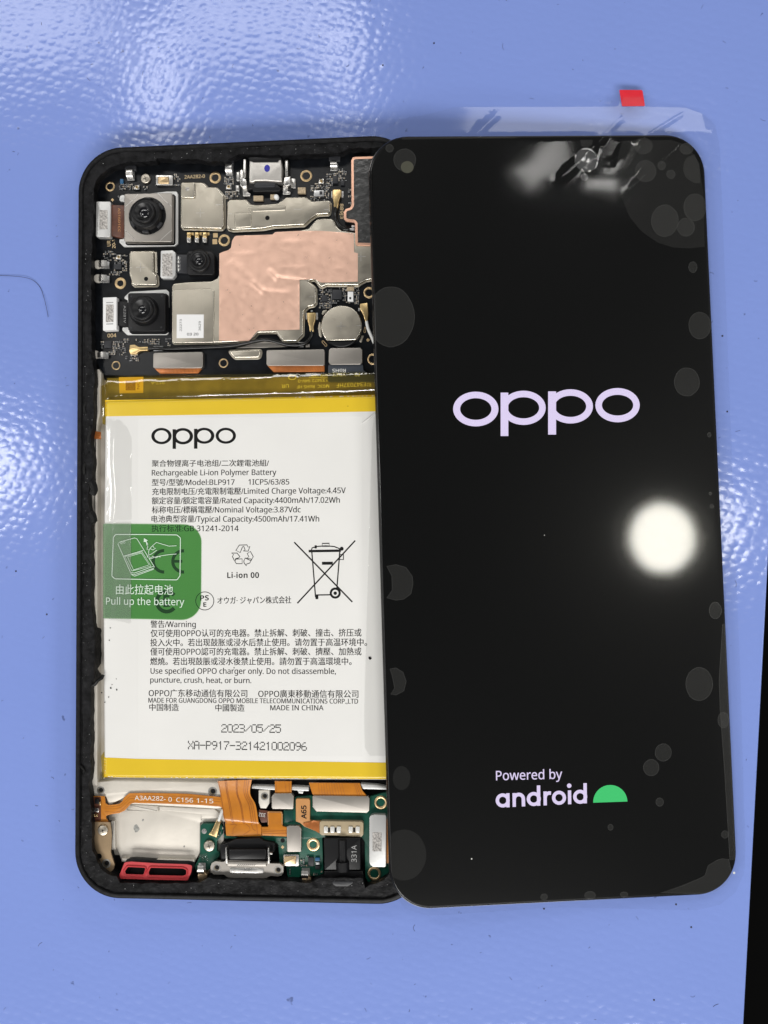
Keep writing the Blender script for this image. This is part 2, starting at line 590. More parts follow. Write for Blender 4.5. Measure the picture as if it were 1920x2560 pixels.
def mat_blue():
    m = mat('blue_pvc', (.205, .285, .66), .26, spec=.42)
    nt = m.node_tree
    L = nt.links.new
    b = nt.nodes['Principled BSDF']
    tc = nt.nodes.new('ShaderNodeTexCoord')
    mp = nt.nodes.new('ShaderNodeMapping'); mp.inputs['Scale'].default_value = (1, 1.25, 1); mp.inputs['Rotation'].default_value = (0, 0, .35)
    L(tc.outputs['Object'], mp.inputs[0])
    # embossed pebbles: flat-topped cells with narrow grooves between them
    # embossed pebbles: round flat-topped bumps
    vo = nt.nodes.new('ShaderNodeTexVoronoi'); vo.feature = 'SMOOTH_F1'
    vo.inputs['Scale'].default_value = 460; vo.inputs['Randomness'].default_value = .55; vo.inputs['Smoothness'].default_value = .12
    L(mp.outputs[0], vo.inputs['Vector'])
    rm = nt.nodes.new('ShaderNodeMapRange'); rm.interpolation_type = 'SMOOTHSTEP'
    rm.inputs[1].default_value = .12; rm.inputs[2].default_value = .62
    rm.inputs[3].default_value = 1; rm.inputs[4].default_value = 0
    L(vo.outputs['Distance'], rm.inputs[0])
    n2 = nt.nodes.new('ShaderNodeTexNoise'); n2.inputs['Scale'].default_value = 210; n2.inputs['Detail'].default_value = 2
    L(tc.outputs['Object'], n2.inputs['Vector'])
    b1 = nt.nodes.new('ShaderNodeBump'); b1.inputs['Strength'].default_value = 1; b1.inputs['Distance'].default_value = .018 * MM
    L(rm.outputs[0], b1.inputs['Height'])
    b2 = nt.nodes.new('ShaderNodeBump'); b2.inputs['Strength'].default_value = 1; b2.inputs['Distance'].default_value = .055 * MM
    L(n2.outputs[0], b2.inputs['Height']); L(b1.outputs[0], b2.inputs['Normal'])
    L(b2.outputs[0], b.inputs['Normal'])
    b.inputs['Roughness'].default_value = .12
    # worn patches and specks of dirt
    n3 = nt.nodes.new('ShaderNodeTexNoise'); n3.inputs['Scale'].default_value = 18; n3.inputs['Detail'].default_value = 5
    L(tc.outputs['Object'], n3.inputs['Vector'])
    mx = nt.nodes.new('ShaderNodeMix'); mx.data_type = 'RGBA'
    mx.inputs[6].default_value = (.20, .285, .66, 1); mx.inputs[7].default_value = (.222, .308, .695, 1)
    L(n3.outputs[0], mx.inputs[0])
    sp = nt.nodes.new('ShaderNodeTexNoise'); sp.inputs['Scale'].default_value = 420; sp.inputs['Detail'].default_value = 3
    L(tc.outputs['Object'], sp.inputs['Vector'])
    mr = nt.nodes.new('ShaderNodeMapRange'); mr.inputs[1].default_value = .715; mr.inputs[2].default_value = .76
    mr.inputs[3].default_value = 0; mr.inputs[4].default_value = .55
    L(sp.outputs[0], mr.inputs[0])
    m2 = nt.nodes.new('ShaderNodeMix'); m2.data_type = 'RGBA'
    m2.inputs[7].default_value = (.03, .04, .10, 1)
    L(mr.outputs[0], m2.inputs[0]); L(mx.outputs[2], m2.inputs[6])
    L(m2.outputs[2], b.inputs['Base Color'])
    return m
M_mat = mat_blue()

# ================================================================== the setting
e0, e1 = X('N', [(1917, 1480), (1860, 2555)], 0)
dx = (e1[0] - e0[0]) / (e1[1] - e0[1])
def edge(y): return e0[0] + dx * (y - e0[1])
MB().slab([(-420, -420), (edge(-420), -420), (edge(420), 420), (-420, 420)], 0, -2.5, M_mat, .4).build('work_mat', kind='structure')
MB().slab(rect(-700, -700, 700, 700), -40, -60, M_bench).build('floor', kind='structure')

# ================================================================== opened phone
phone = thing('opened_phone', 'opened smartphone without back cover, circuit boards and cameras exposed, on the blue mat', 'phone')
RIM, LEDGE, FLOOR, PCB = 7.2, 6.7, 2.6, 4.2

def rrect(x0, y0, x1, y1, r, n=10):
    out = []
    for cx, cy, a in ((x1 - r, y1 - r, 0), (x0 + r, y1 - r, PI / 2), (x0 + r, y0 + r, PI), (x1 - r, y0 + r, 3 * PI / 2)):
        out += [(cx + r * math.cos(a + k / n * PI / 2), cy + r * math.sin(a + k / n * PI / 2)) for k in range(n + 1)]
    return out

outer = rrect(-36.7, -80, 36.7, 80, 9.6, 14)
inner_px = ([('C1', q) for q in ((215, 960), (222, 800), (224, 640), (245, 560), (295, 480), (365, 430), (460, 388), (555, 358), (700, 350), (868, 342), (880, 312), (1020, 318), (1040, 330), (1290, 320), (1400, 345), (1580, 345))]
            + [('C2', q) for q in ((150, 268), (420, 278), (700, 282), (1090, 265), (1230, 250), (1290, 212), (1560, 205))]
            + [('N', q) for q in ((985, 366), (1003, 380), (1008, 420), (1020, 1300), (1012, 2080), (985, 2170), (960, 2200), (940, 2209), (925, 2212), (913, 2220), (907, 2196), (804, 2194), (777, 2207), (747, 2206), (679, 2201), (560, 2199), (522, 2194), (500, 2206), (464, 2209), (300, 2208), (291, 2190), (269, 2185), (252, 2172), (241, 2151), (231, 2127), (230, 2077), (226, 1992), (222, 1960), (227, 1925), (227, 1771), (228, 1717), (235, 1708), (236, 1652), (237, 1582), (232, 1545), (228, 1500), (228, 1420), (229, 1283), (221, 1262), (223, 1221), (231, 1200), (233, 1158), (229, 1120), (228, 1088), (233, 1050), (235, 980), (236, 933), (231, 902), (229, 855), (228, 739), (229, 636))])
inner = [X(s, [q], LEDGE)[0] for s, q in inner_px]
inner = ccw(inner)
# ragged torn-glue edge: add jittered points along the inner outline
rag = []
for i, a in enumerate(inner):
    b = inner[(i + 1) % len(inner)]
    n = max(1, int((Vector(b) - Vector(a)).length / .9))
    for k in range(n):
        t = k / n
        rag.append((a[0] + (b[0] - a[0]) * t + (random.uniform(-.14, .14) if k else 0), a[1] + (b[1] - a[1]) * t + (random.uniform(-.14, .14) if k else 0)))
fr = MB()
gi, fi = fr.mi(M_glue), fr.mi(M_frame)
rings = [(.5, .3), (0, .9), (0, 6.7), (.12, 7.05), (.4, RIM), (.95, RIM - .02), (1.1, RIM - .22)]
N = len(outer)
for d, z in rings:
    fr.v += [(a, b, z) for a, b in (inset(outer, d) if d else outer)]
for k in range(len(rings) - 1):
    for i in range(N):
        a, b = k * N + i, k * N + (i + 1) % N
        fr.face((a, b, b + N, a + N), fi, True)
lip = inset(outer, 1.1)
P, F = cdt(lip, [rag], .75)
k0 = len(fr.v)
def ledge_z(x, y):
    return LEDGE + .16 * fbm(x, y, .55, 4) + (.10 if fbm(x, y, 1.7, 2) > .25 else 0)
fr.v += [(a, b, ledge_z(a, b)) for a, b in P]
for f in F:
    fr.face([k0 + i for i in f], gi, True)
k0 = len(fr.v)
n = len(rag)
ins = inset(rag, -.25)
fr.v += [(a, b, ledge_z(a, b)) for a, b in rag] + [(a, b, FLOOR - .3) for a, b in ins]
for i in range(n):
    j = (i + 1) % n
    fr.face((k0 + i, k0 + j, k0 + n + j, k0 + n + i)[::-1], gi, True)
lp2 = inset(outer, 1.1)
k0 = len(fr.v)
fr.v += [(a, b, RIM - .22) for a, b in lp2] + [(a, b, ledge_z(a, b)) for a, b in lp2]
for i in range(N):
    j = (i + 1) % N
    fr.face((k0 + i, k0 + j, k0 + N + j, k0 + N + i), fi, False)
fr.build('frame', phone)
flk = MB()
M_flake = mat('grey_flake', (.30, .30, .30), .5)
for i in range(420):
    k = random.randrange(len(rag)); q = Vector(rag[k]); d = random.uniform(.15, 3.0)
    e = Vector(rag[(k + 1) % len(rag)]) - Vector(rag[k - 1])
    if e.length < 1e-6: continue
    e.normalize(); q = q + Vector((e.y, -e.x)) * d
    if not inside((q.x, q.y), lip) or inside((q.x, q.y), rag): continue
    r_ = random.choice((.03, .04, .05, .08)); a0 = random.uniform(0, PI)
    flk.box((q.x, q.y), r_ * random.uniform(1, 3), r_, ledge_z(q.x, q.y) + .06, ledge_z(q.x, q.y) - .1, M_flake, a0)
flk.build('dust_flakes', phone, kind='stuff')

MB().slab(inset(rag, -.9), FLOOR, 1.2, M_alu).build('midplate', phone)

# torn strings and lumps of adhesive along the left ledge
def lump(pts, r, z=6.6):
    q = [X(s, [p], z)[0] for s, p in pts]
    MB().tube([(a, b, z + .25 * math.sin(i * 1.3)) for i, (a, b) in enumerate(q)], r, M_gluelump, 7).build('adhesive_strip', phone)
lump([('LF', (235, 985)), ('LF', (270, 970)), ('LF', (300, 925)), ('LF', (340, 900)), ('LF', (355, 865))], .36, 7.0)
lump([('L2', (580, 940)), ('L2', (586, 975)), ('L2', (572, 1010)), ('L2', (566, 1060)), ('L2', (570, 1105)), ('L2', (580, 1110))], .32)
lump([('L2', (555, 785)), ('L2', (545, 820)), ('L2', (548, 860))], .3)
lump([('L2', (548, 1180)), ('L2', (543, 1215)), ('L2', (545, 1250))], .32)
lump([('L2', (592, 1300)), ('L2', (604, 1325)), ('L2', (608, 1350)), ('L2', (592, 1375))], .8, 6.4)
lump([('L2', (588, 1500)), ('L2', (602, 1520)), ('L2', (606, 1545)), ('L2', (590, 1555))], .75, 6.4)
lump([('L2', (575, 470)), ('L2', (590, 490)), ('L2', (585, 510))], .45)
lump([('LF', (60, 1890)), ('LF', (120, 1920)), ('LF', (150, 1960)), ('LF', (125, 2010))], .28)
# rail of bare metal between the frame and the battery
rail = MB().slab(X('N', [(236, 925), (246, 921), (252, 930), (251, 1030), (243, 1062), (243, 1965), (218, 1965), (220, 1700), (216, 1280), (220, 1050)], 4.6), 4.6, 2.4, M_alu, .35, .4)
rail.build('side_rail', phone)
fx = MB().slab(X('N', [(226, 1076), (252, 1080), (252, 1098), (226, 1096)], 4.75), 4.75, 4.55, M_orange2)
for k in range(3):
    fx.ribbon(X('N', [(226, 1081 + 5 * k), (252, 1084 + 5 * k)], 4.77), .1, 4.77, M_oline)
fx.build('flex_cable', phone)

# ---------------------------------------------------------------- main board
mb = MB()
mb.slab(X('N', [(236, 470), (262, 428), (300, 412), (410, 404), (560, 396), (760, 388), (960, 375), (1000, 378), (1006, 935), (975, 943), (560, 944), (385, 944), (330, 942), (262, 938), (246, 916), (236, 890)], PCB), PCB, 3.2, M_pcb, .1, .6)
board = mb.build('main_board', phone)
# dark liner under the board and under the sub board
MB().slab(X('N', [(216, 440), (262, 395), (1010, 355), (1015, 950), (262, 950), (245, 905), (216, 900)], 3.0), 3.0, 2.5, M_dark).build('cavity_liner', phone)

def boss(s, x, y, r0, r1, par, z=PCB + .12, hole=True):
    k = mmpp(s, z)
    c = X1(s, x, y, z)
    a, b = r0 * k, r1 * k
    o = MB()
    o.lathe(c, [(a, z - .5), (a, z - .04), (a - .04, z), (b + .04, z), (b, z - .04), (b * .98, z - .5)], M_goldpad, 28, cap=False)
    o.lathe(c, [(b, z - .04), (b * .92, z - .12), (b * .96, z - .2), (b * .84, z - .3), (b * .88, z - .38), (b * .74, z - .48), (b * .72, z - .6)], M_bore, 24, cap=False)
    o.lathe((c[0] + b * .12, c[1] - b * .1), [(b * .72, z - .46), (b * .5, z - .5)], M_dark, 20)
    return o.build('screw_boss', par)
for a in (('C1', 393, 605, 54, 35), ('C1', 1484, 513, 64, 38), ('C1', 1578, 1163, 64, 40), ('C2', 852, 494, 64, 42), ('C3', 500, 447, 62, 34),
          ('C3', 455, 1300, 48, 36), ('C3', 1570, 1276, 50, 38), ('C4', 1505, 545, 60, 38), ('C4', 1545, 1235, 60, 40)):
    boss(*a, board)

def screw(s, x, y, r, z, par):
    c = X1(s, x, y, z)
    a = r * mmpp(s, z)
    o = MB()
    o.lathe(c, [(a, z - .5), (a, z - .18), (a * .93, z - .06), (a * .8, z)], M_screw, 28)
    for t in (.3, .3 + PI / 2):
        o.box((c[0], c[1]), a * .85, a * .2, z + .012, z - .1, M_slot, t)
    return o.build('screw', par)
screw('C1', 760, 520, 54, PCB + .55, phone)

# spring contacts: folded clip of bright metal on a foot
def clip(s, q, par, horiz=False, z=5.6):
    """q = rectangle of the bright bowed top in sheet units"""
    x0, y0, x1, y1 = q
    p = X(s, rect(x0, y0, x1, y1), z)
    a, b, c, d = [Vector(v) for v in p]           # TL TR BR BL
    o = MB()
    m = o.mi(M_steel)
    if horiz:
        a, b, c, d = b, c, d, a
    st = []
    for k in range(9):                             # bowed leaf from the free end down to the foot
        t = k / 8
        zz = z - .06 - .5 * (2 * t - .8) ** 2 * (.35 if t < .4 else 1)
        st.append((a.lerp(d, t), b.lerp(c, t), zz))
    k0 = len(o.v)
    for l, r, zz in st:
        o.v += [(l.x, l.y, zz), (r.x, r.y, zz), (r.x, r.y, zz - .12), (l.x, l.y, zz - .12)]
    for k in range(8):
        i = k0 + 4 * k
        for e in range(4):
            f = (i + e, i + (e + 1) % 4, i + 4 + (e + 1) % 4, i + 4 + e)
            o.face(f[::-1], m, False)
    o.face((k0, k0 + 3, k0 + 2, k0 + 1), m); i = k0 + 32; o.face((i, i + 1, i + 2, i + 3), m)
    o.slab(inset(ccw([tuple(v) for v in (a, b, c, d)]), -.1), PCB + .12, PCB - .3, M_tin)
    o.slab([tuple(c.lerp(d, .1)), tuple(c.lerp(d, .9)), tuple((c.lerp(d, .9)).lerp(a.lerp(b, .1), .2)), tuple((c.lerp(d, .1)).lerp(a.lerp(b, .9), .2))], z - .7, PCB, M_steel)
    return o.build('spring_contact', par)
for s, q, h in (('C1', (557, 425, 622, 512), 0), ('C2', (10, 368, 75, 458), 0), ('C2', (1102, 345, 1168, 412), 0),
                ('C3', (262, 208, 358, 272), 1), ('C3', (262, 358, 358, 420), 1), ('C3', (248, 1158, 348, 1212), 1)):
    clip(s, q, board, h)
for s, q in (('C1', (545, 385, 665, 440)), ('C2', (1085, 285, 1205, 345)), ('C2', (0, 330, 100, 380))):
    MB().slab(X(s, rect(*q), 4.9), 4.9, 3.4, M_chip, .15, .3).build('contact_bracket', phone)
for s, c in (('C3', (262, 250)), ('C3', (262, 395)), ('C3', (235, 1185))):
    MB().lathe(X1(s, *c, 4.7), [(.95, 3.6), (.95, 4.5), (.8, 4.7)], M_alu, 20).build('contact_bracket', phone)

# shields
def cross(o, s, x, y, r, z, m=None, arms=('h', 'v')):
    m = m or M_steel
    if 'h' in arms: o.ribbon(X(s, [(x - r, y), (x + r, y)], z), .1, z, m)
    if 'v' in arms: o.ribbon(X(s, [(x, y - r), (x, y + r)], z), .1, z, m)

def shield(s, poly, z=5.3, rnd=.35, flange=.25, steps=(), holes=(), marks=(), bev=.22, m=None):
    m = m or M_nick
    o = MB()
    p = fillet(X(s, poly, z), rnd)
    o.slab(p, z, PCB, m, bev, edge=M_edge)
    if flange:
        o.slab(inset(p, -flange), PCB + .28, PCB - .1, m, .1)
    sh = o.build('shield', phone)
    for st in steps:
        q, dz = st
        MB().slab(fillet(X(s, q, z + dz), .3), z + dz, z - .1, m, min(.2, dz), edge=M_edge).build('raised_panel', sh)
    for hx, hy, hr in holes:
        MB().lathe(X1(s, hx, hy, z + .012), [(hr * mmpp(s), z - .02), (hr * mmpp(s), z + .012)], M_dark, 18).build('vent_hole', sh)
    for mk in marks:
        q = MB(); cross(q, s, *mk[:3], z + .015, arms=mk[3] if len(mk) > 3 else 'hv'); q.build('alignment_mark', sh)
    return sh
sh1 = shield('C1', [(1128, 590), (1140, 562), (1165, 556), (1350, 560), (1378, 585), (1402, 608), (1490, 610), (1530, 650), (1572, 698), (1572, 1015), (1548, 1042), (1145, 1035), (1125, 1010)],
       steps=[([(1126, 575), (1140, 560), (1262, 560), (1274, 575), (1274, 708), (1262, 722), (1138, 722), (1126, 708)], .35)], marks=[(1330, 880, 46), (1520, 795, 28, 'h')])
h = MB().lathe(X1('C1', 1197, 632, 5.67), [(22 * mmpp('C1'), 5.6), (22 * mmpp('C1'), 5.67)], M_etch, 18); h.build('vent_hole', sh1)
shield('C2', [(32, 765), (62, 740), (215, 738), (262, 782), (330, 797), (560, 780), (640, 718), (840, 712), (912, 757), (1080, 747), (1100, 770), (1096, 870), (1078, 888), (960, 895), (900, 935), (830, 1000), (620, 1012), (520, 1015), (400, 1040), (88, 1055), (45, 1045), (27, 1015)],
       holes=[(450, 932, 24)], marks=[(768, 842, 46, 'h'), (65, 888, 18, 'h'), (1060, 845, 25, 'h')],
       steps=[([(108, 890), (122, 878), (270, 876), (284, 890), (284, 1024), (110, 1034)], .14), ([(240, 815), (640, 800), (640, 852), (300, 866), (240, 840)], .1)])
shield('C3', [(592, 138), (606, 114), (828, 112), (846, 128), (846, 335), (876, 368), (880, 450), (864, 466), (640, 470), (616, 450), (612, 385), (592, 345)], rnd=.25,
       holes=[(768, 403, 23)], marks=[(710, 283, 46), (612, 288, 12, 'h')], steps=[([(860, 122), (880, 122), (884, 340), (864, 340)], .05)])
# big shield over the processor: one sheet following the board outline
BIG = [('C2', (770, 1066)), ('C2', (880, 1040)), ('C2', (925, 985)), ('C2', (960, 948)), ('C2', (1020, 938)), ('C2', (1110, 938)), ('C2', (1135, 960)), ('C2', (1160, 1015)), ('C2', (1215, 1062)), ('C2', (1355, 1082)),
       ('N', (905, 588)), ('N', (985, 590)), ('N', (985, 690)), ('C4', (1530, 405)), ('C4', (1470, 415)), ('C4', (1420, 442)), ('C4', (1390, 466)), ('C4', (1060, 462)), ('C4', (1020, 482)), ('C4', (990, 480)), ('C4', (955, 425)), ('C4', (930, 408)), ('C4', (860, 420)),
       ('C4', (930, 470)), ('C4', (950, 500)), ('C4', (952, 650)), ('C4', (930, 676)), ('C4', (870, 690)), ('C4', (825, 740)), ('C4', (815, 980)), ('C4', (750, 1045)), ('C4', (610, 1046)), ('C4', (545, 955)), ('C4', (350, 960)), ('C4', (270, 1046)),
       ('C3', (1500, 1062)), ('C3', (1045, 1068)), ('C3', (1034, 1045)), ('C3', (1034, 480)), ('C3', (1055, 450)), ('C3', (1200, 434)), ('C3', (1450, 424)), ('C3', (1505, 395)), ('C3', (1526, 350)), ('C3', (1528, 135)), ('C3', (1560, 118)),
       ('C4', (60, 96)), ('C4', (100, 40)), ('C2', (90, 1195)), ('C2', (105, 1130)), ('C2', (200, 1112)), ('C2', (420, 1105)), ('C2', (440, 1120)), ('C2', (500, 1118)), ('C2', (520, 1085))]
ZS = 5.3
bigp = fillet([X(s, [q], ZS)[0] for s, q in BIG], .35, 3)
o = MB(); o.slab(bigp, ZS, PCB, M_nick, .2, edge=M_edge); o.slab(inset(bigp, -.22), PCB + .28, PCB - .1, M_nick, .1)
big = o.build('shield', phone)
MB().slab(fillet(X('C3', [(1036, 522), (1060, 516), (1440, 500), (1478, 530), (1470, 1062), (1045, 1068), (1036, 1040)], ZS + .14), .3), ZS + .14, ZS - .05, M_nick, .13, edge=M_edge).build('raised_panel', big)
q = MB(); cross(q, 'C4', 1420, 170, 50, ZS + .02); cross(q, 'C4', 905, 590, 25, ZS + .02, arms='h'); q.build('alignment_mark', big)
st = MB().slab(X('C3', [(1086, 772), (1366, 772), (1364, 1016), (1084, 1018)], ZS + .2), ZS + .2, ZS + .1, M_white)
sticker = st.build('white_sticker', phone)
t = MB(); zz = ZS + .22
t.text('22273', X1('C3', 1138, 945, zz), X1('C3', 1138, 822, zz), 22 * mmpp('C3'), zz, M_ink)
t.text('3629', X1('C3', 1335, 940, zz), X1('C3', 1335, 842, zz), 22 * mmpp('C3'), zz, M_ink)
t.text('03 20', X1('C3', 1192, 990, zz), X1('C3', 1310, 988, zz), 26 * mmpp('C3'), zz, M_ink, .01)
t.build('lettering', sticker)
# round shield
zc = 5.7
c = X1('C4', 1216, 888, zc)
rr = 215 * mmpp('C4', zc)
o = MB()
pp = [(c[0] + rr * math.cos(a), c[1] + rr * math.sin(a)) for a in [R(-46 + 272 * k / 40) for k in range(41)]]
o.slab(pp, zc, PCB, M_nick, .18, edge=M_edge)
rs = o.build('shield', phone)
q = MB(); cross(q, 'C4', 1213, 893, 48, zc + .015); cross(q, 'C4', 1395, 888, 26, zc + .015, arms='h'); q.build('alignment_mark', rs)
MB().slab([(c[0] + rr * .98 * math.cos(a), c[1] + rr * .98 * math.sin(a) - .25) for a in [R(-138 + 96 * k / 14) for k in range(15)]], zc - .3, PCB, M_black, .3).build('underfill', rs)
for q in ([(985, 850), (1000, 850), (1015, 1000), (1000, 1010), (985, 990), (972, 920)], [(1430, 985), (1452, 992), (1425, 1062), (1400, 1055)], [(1020, 735), (1060, 718), (1068, 735), (1030, 775), (1012, 770)]):
    MB().slab(X('C4', q, PCB + .25), PCB + .25, PCB, M_nick, .08, .15).build('shield_foot', rs)
for q in ([(1012, 1045), (1030, 1040), (1070, 1085), (1068, 1105), (1050, 1106), (1014, 1062)], [(1455, 900), (1472, 905), (1470, 960), (1455, 966), (1446, 955)]):
    p = fillet(X('C4', q, PCB + .03), .2)
    MB().plate(p, [inset(p, .13)], PCB + .03, PCB - .05, M_goldpad).build('slot_pad', board)
shield('C4', [(42, 1145), (372, 1136), (378, 1165), (368, 1205), (345, 1218), (112, 1222), (92, 1205)], z=5.0, rnd=.3, flange=.3)
MB().slab(X('C4', [(120, 1122), (260, 1085), (420, 1052), (560, 1072), (690, 1100), (560, 1112), (300, 1118)], 4.6), 4.6, 4.1, M_nick2, .05).build('ground_strip', phone)
MB().slab(X('C4', [(850, 1085), (888, 1075), (886, 1112), (845, 1112)], 4.6), 4.6, 4.1, M_nick2, .05).build('ground_strip', phone)

# copper foil, wrinkled where it spans the step
cop = ([('C2', q) for q in ((72, 1243), (84, 1170), (108, 1128), (130, 1118), (470, 1106), (505, 1104), (530, 1080), (760, 1068), (1000, 1066), (1345, 1092))]
       + [('C4', q) for q in ((1350, 128), (1388, 138), (1388, 432), (1100, 440), (1010, 442), (940, 406), (784, 412), (784, 930), (550, 935), (350, 942), (310, 985), (262, 1046), (60, 1050))] + [('C3', q) for q in ((1524, 1042), (1528, 140), (1560, 126))] + [('C4', q) for q in ((45, 105), (85, 70))])
cpp = [X(s, [q], ZS + .06)[0] for s, q in cop]
def crease(x, y, p, q, wd, amp):
    p, q = Vector(p), Vector(q)
    d = q - p
    L = d.length
    d /= L
    u = Vector((x, y)) - p
    t = u.dot(d) / L
    s = u.x * d.y - u.y * d.x
    if t < -.3 or t > 1.3: return 0
    e = max(0, abs(t - .5) - .4)
    return amp * math.exp(-(s / wd) ** 2) * math.exp(-(e / .15) ** 2)
CR = [(X('C4', [(470, 320), (570, 410)], ZS), .6, .11), (X('C4', [(540, 400), (785, 425)], ZS), .5, .12), (X('C4', [(300, 440), (420, 545)], ZS), .7, .13), (X('C4', [(400, 545), (680, 560)], ZS), .7, .10),
      (X('C4', [(60, 230), (300, 440)], ZS), 1.3, .10), (X('C4', [(220, 530), (420, 680)], ZS), 1.2, .08), (X('C4', [(580, 290), (860, 285)], ZS), .4, .035), (X('C4', [(600, 30), (860, 20)], ZS), .6, .04), (X('C4', [(1150, 300), (1220, 300)], ZS), .4, .04),
      (X('C4', [(190, 800), (460, 790)], ZS), .6, .03), (X('C4', [(220, 740), (220, 930)], ZS), .5, .02), (X('C4', [(100, 150), (320, 145)], ZS), .4, .03)]
def cz(x, y):
    return ZS + .075 + .05 * (fbm(x, y, .28, 2) + .6) * .6 + sum(crease(x, y, *a[0], a[1], a[2]) for a in CR)
MB().sheet(cpp, cz, M_copper, .42).build('copper_foil', phone)
g = [('C2', q) for q in ((1318, 335), (1335, 305), (1360, 298), (1530, 293))] + [('N', (1000, 388)), ('N', (1000, 616))] + [('C2', q) for q in ((1372, 1216), (1362, 1195), (1358, 990), (1340, 975), (1268, 968), (1244, 945), (1240, 870), (1262, 838), (1308, 826), (1322, 800))]
gp = fillet([X(s, [q], ZS + .2)[0] for s, q in g], .3)
MB().slab(gp, ZS + .2, ZS - .3, M_copedge, .04).build('copper_foil', phone)
MB().sheet(inset(gp, .55), lambda x, y: ZS + .24 + .04 * (fbm(x, y, .9, 3) + .8), M_graph, .4).build('graphite_sheet', phone)

# cameras
def ring_edge(o, c, prof, m, n=40): o.lathe(c, prof, m, n)
def camera(s, body, lens, rs, bracket, zb, ztop, m_body, corner=.5, m_br=None, glass=.35):
    root = MB()
    if bracket:
        pb = fillet(X(s, bracket, PCB + .5), .5)
        hole = X(s, body, PCB + .5)
        root.slab(pb, PCB + .5, PCB - .2, m_br or M_bracket, .12)
    b = fillet(X(s, body, zb), corner)
    if bracket:
        root.slab(inset(b, -.28), PCB + .53, PCB - .2, M_dark)
    root.slab(b, zb, PCB - .3, m_body, .14)
    cam_o = root.build('camera_module', phone)
    k = mmpp(s, zb)
    c = X1(s, *lens, zb)
    r0, r1, r2, r3 = [r * k for r in rs]
    o = MB()
    o.lathe(c, [(r0, zb + .02), (r0 * .97, zb + .06), (r0 * .93, zb + .06), (r0 * .92, zb + .03), (r1 * 1.08, zb + .03), (r1 * 1.06, zb + .5), (r1, zb + (ztop - zb) * .62), (r1 * .97, zb + (ztop - zb) * .66),
                (r2 * 1.12, zb + (ztop - zb) * .66), (r2 * 1.1, ztop - .1), (r2 * 1.05, ztop), (r2 * .92, ztop), (r2 * .85, ztop - .12), (r3 * 1.15, ztop - .55), (r3, ztop - .62)], M_lens, 48, cap=False)
    o.build('lens_barrel', cam_o)
    g_ = MB()
    pr = [(r3 * 1.02, ztop - .66)] + [(r3 * math.cos(a), ztop - .66 + r3 * .35 * math.sin(a)) for a in (.2, .5, .8, 1.1, 1.35)]
    g_.lathe(c, pr, M_glass, 32)
    g_.build('lens_glass', cam_o)
    return cam_o
c1 = camera('C1', [(540, 690), (548, 680), (1028, 672), (1040, 685), (1036, 1170), (1028, 1180), (548, 1178), (540, 1165)], (782, 912), (205, 160, 108, 58),
            [(488, 1150), (488, 1185), (535, 1232), (1060, 1222), (1098, 1195), (1102, 690), (1085, 655), (980, 656), (600, 700), (520, 690), (490, 710), (490, 760), (540, 760), (540, 1150)], 6.2, 8.7, M_nick2, .25)
# notched cover edges and barrel ribs on the main camera
o = MB()
zz = 6.225
for q in ([(546, 860), (548, 815), (572, 800), (640, 735), (668, 708), (680, 686)], [(890, 676), (905, 690), (990, 780), (1022, 800), (1036, 815)], [(542, 1052), (560, 1070), (640, 1150), (650, 1172)], [(1036, 1060), (1018, 1072), (930, 1150), (910, 1172)]):
    o.ribbon(X('C1', q, zz), .12, zz, M_steel)
o.build('cover_seam', c1)
o = MB()
cc = X1('C1', 782, 912, 6.3)
for a0 in (20, 75, 140, 200, 255, 310):
    r1_ = 205 * mmpp('C1', 6.3)
    o.slab([(cc[0] + r * math.cos(R(a)), cc[1] + r * math.sin(R(a))) for r, a in ((r1_ * .94, a0), (r1_ * .94, a0 + 11), (r1_ * .94, a0 + 22), (r1_ * .80, a0 + 22), (r1_ * .80, a0 + 11), (r1_ * .80, a0))], 6.9, 6.2, M_chip, .06)
o.build('barrel_rib', c1)
c2 = camera('C3', [(1190, 140), (1210, 112), (1440, 112), (1475, 150), (1475, 340), (1455, 360), (1200, 360), (1190, 340)], (1322, 222), (122, 112, 80, 42), None, 5.9, 6.9, M_black, .35)
c3 = camera('C3', [(580, 560), (600, 548), (950, 548), (966, 565), (966, 930), (945, 946), (600, 946), (580, 930)], (752, 738), (172, 140, 110, 46),
            [(520, 905), (575, 905), (575, 620), (538, 608), (545, 585), (600, 535), (975, 512), (1005, 535), (1000, 960), (980, 982), (570, 985), (518, 935)], 6.2, 8.2, M_black, .3)
for cx, cy in ((612, 585), (930, 580), (925, 905), (615, 910)):
    MB().lathe(X1('C3', cx, cy, 6.23), [(.22, 6.15), (.2, 6.23)], M_chip, 12).build('pin_dot', c3)

# camera flexes and connector plates
def plate(s, q, z, m=M_nick2, rnd=.3, name='connector_plate', bev=.1, par=None, z0=PCB):
    return MB().slab(fillet(X(s, q, z), rnd), z, z0, m, bev).build(name, par or phone)
def etched(s, q, z, par):
    MB().flat(X(s, q, z), [], z, M_etch).build('etched_patch', par)
p1 = plate('C1', [(250, 765), (262, 760), (395, 762), (402, 772), (398, 1120), (385, 1132), (258, 1130), (246, 1118)], 5.5, M_bracket)
etched('C1', [(285, 850), (370, 850), (368, 1050), (283, 1050)], 5.515, p1)
fb = MB().slab(X('C1', [(408, 795), (545, 800), (545, 1130), (500, 1140), (408, 1115)], 5.0), 5.0, 4.2, M_brown, .1).build('flex_cable', phone)
t = MB(); t.text('A51601CC', X1('C1', 478, 830, 5.03), X1('C1', 478, 1080, 5.03), 24 * mmpp('C1'), 5.03, M_tan); t.build('lettering', fb)
p2 = plate('C3', [(920, 110), (1042, 105), (1074, 132), (1072, 362), (1044, 398), (930, 398), (915, 380)], 5.3, M_bracket, .25)
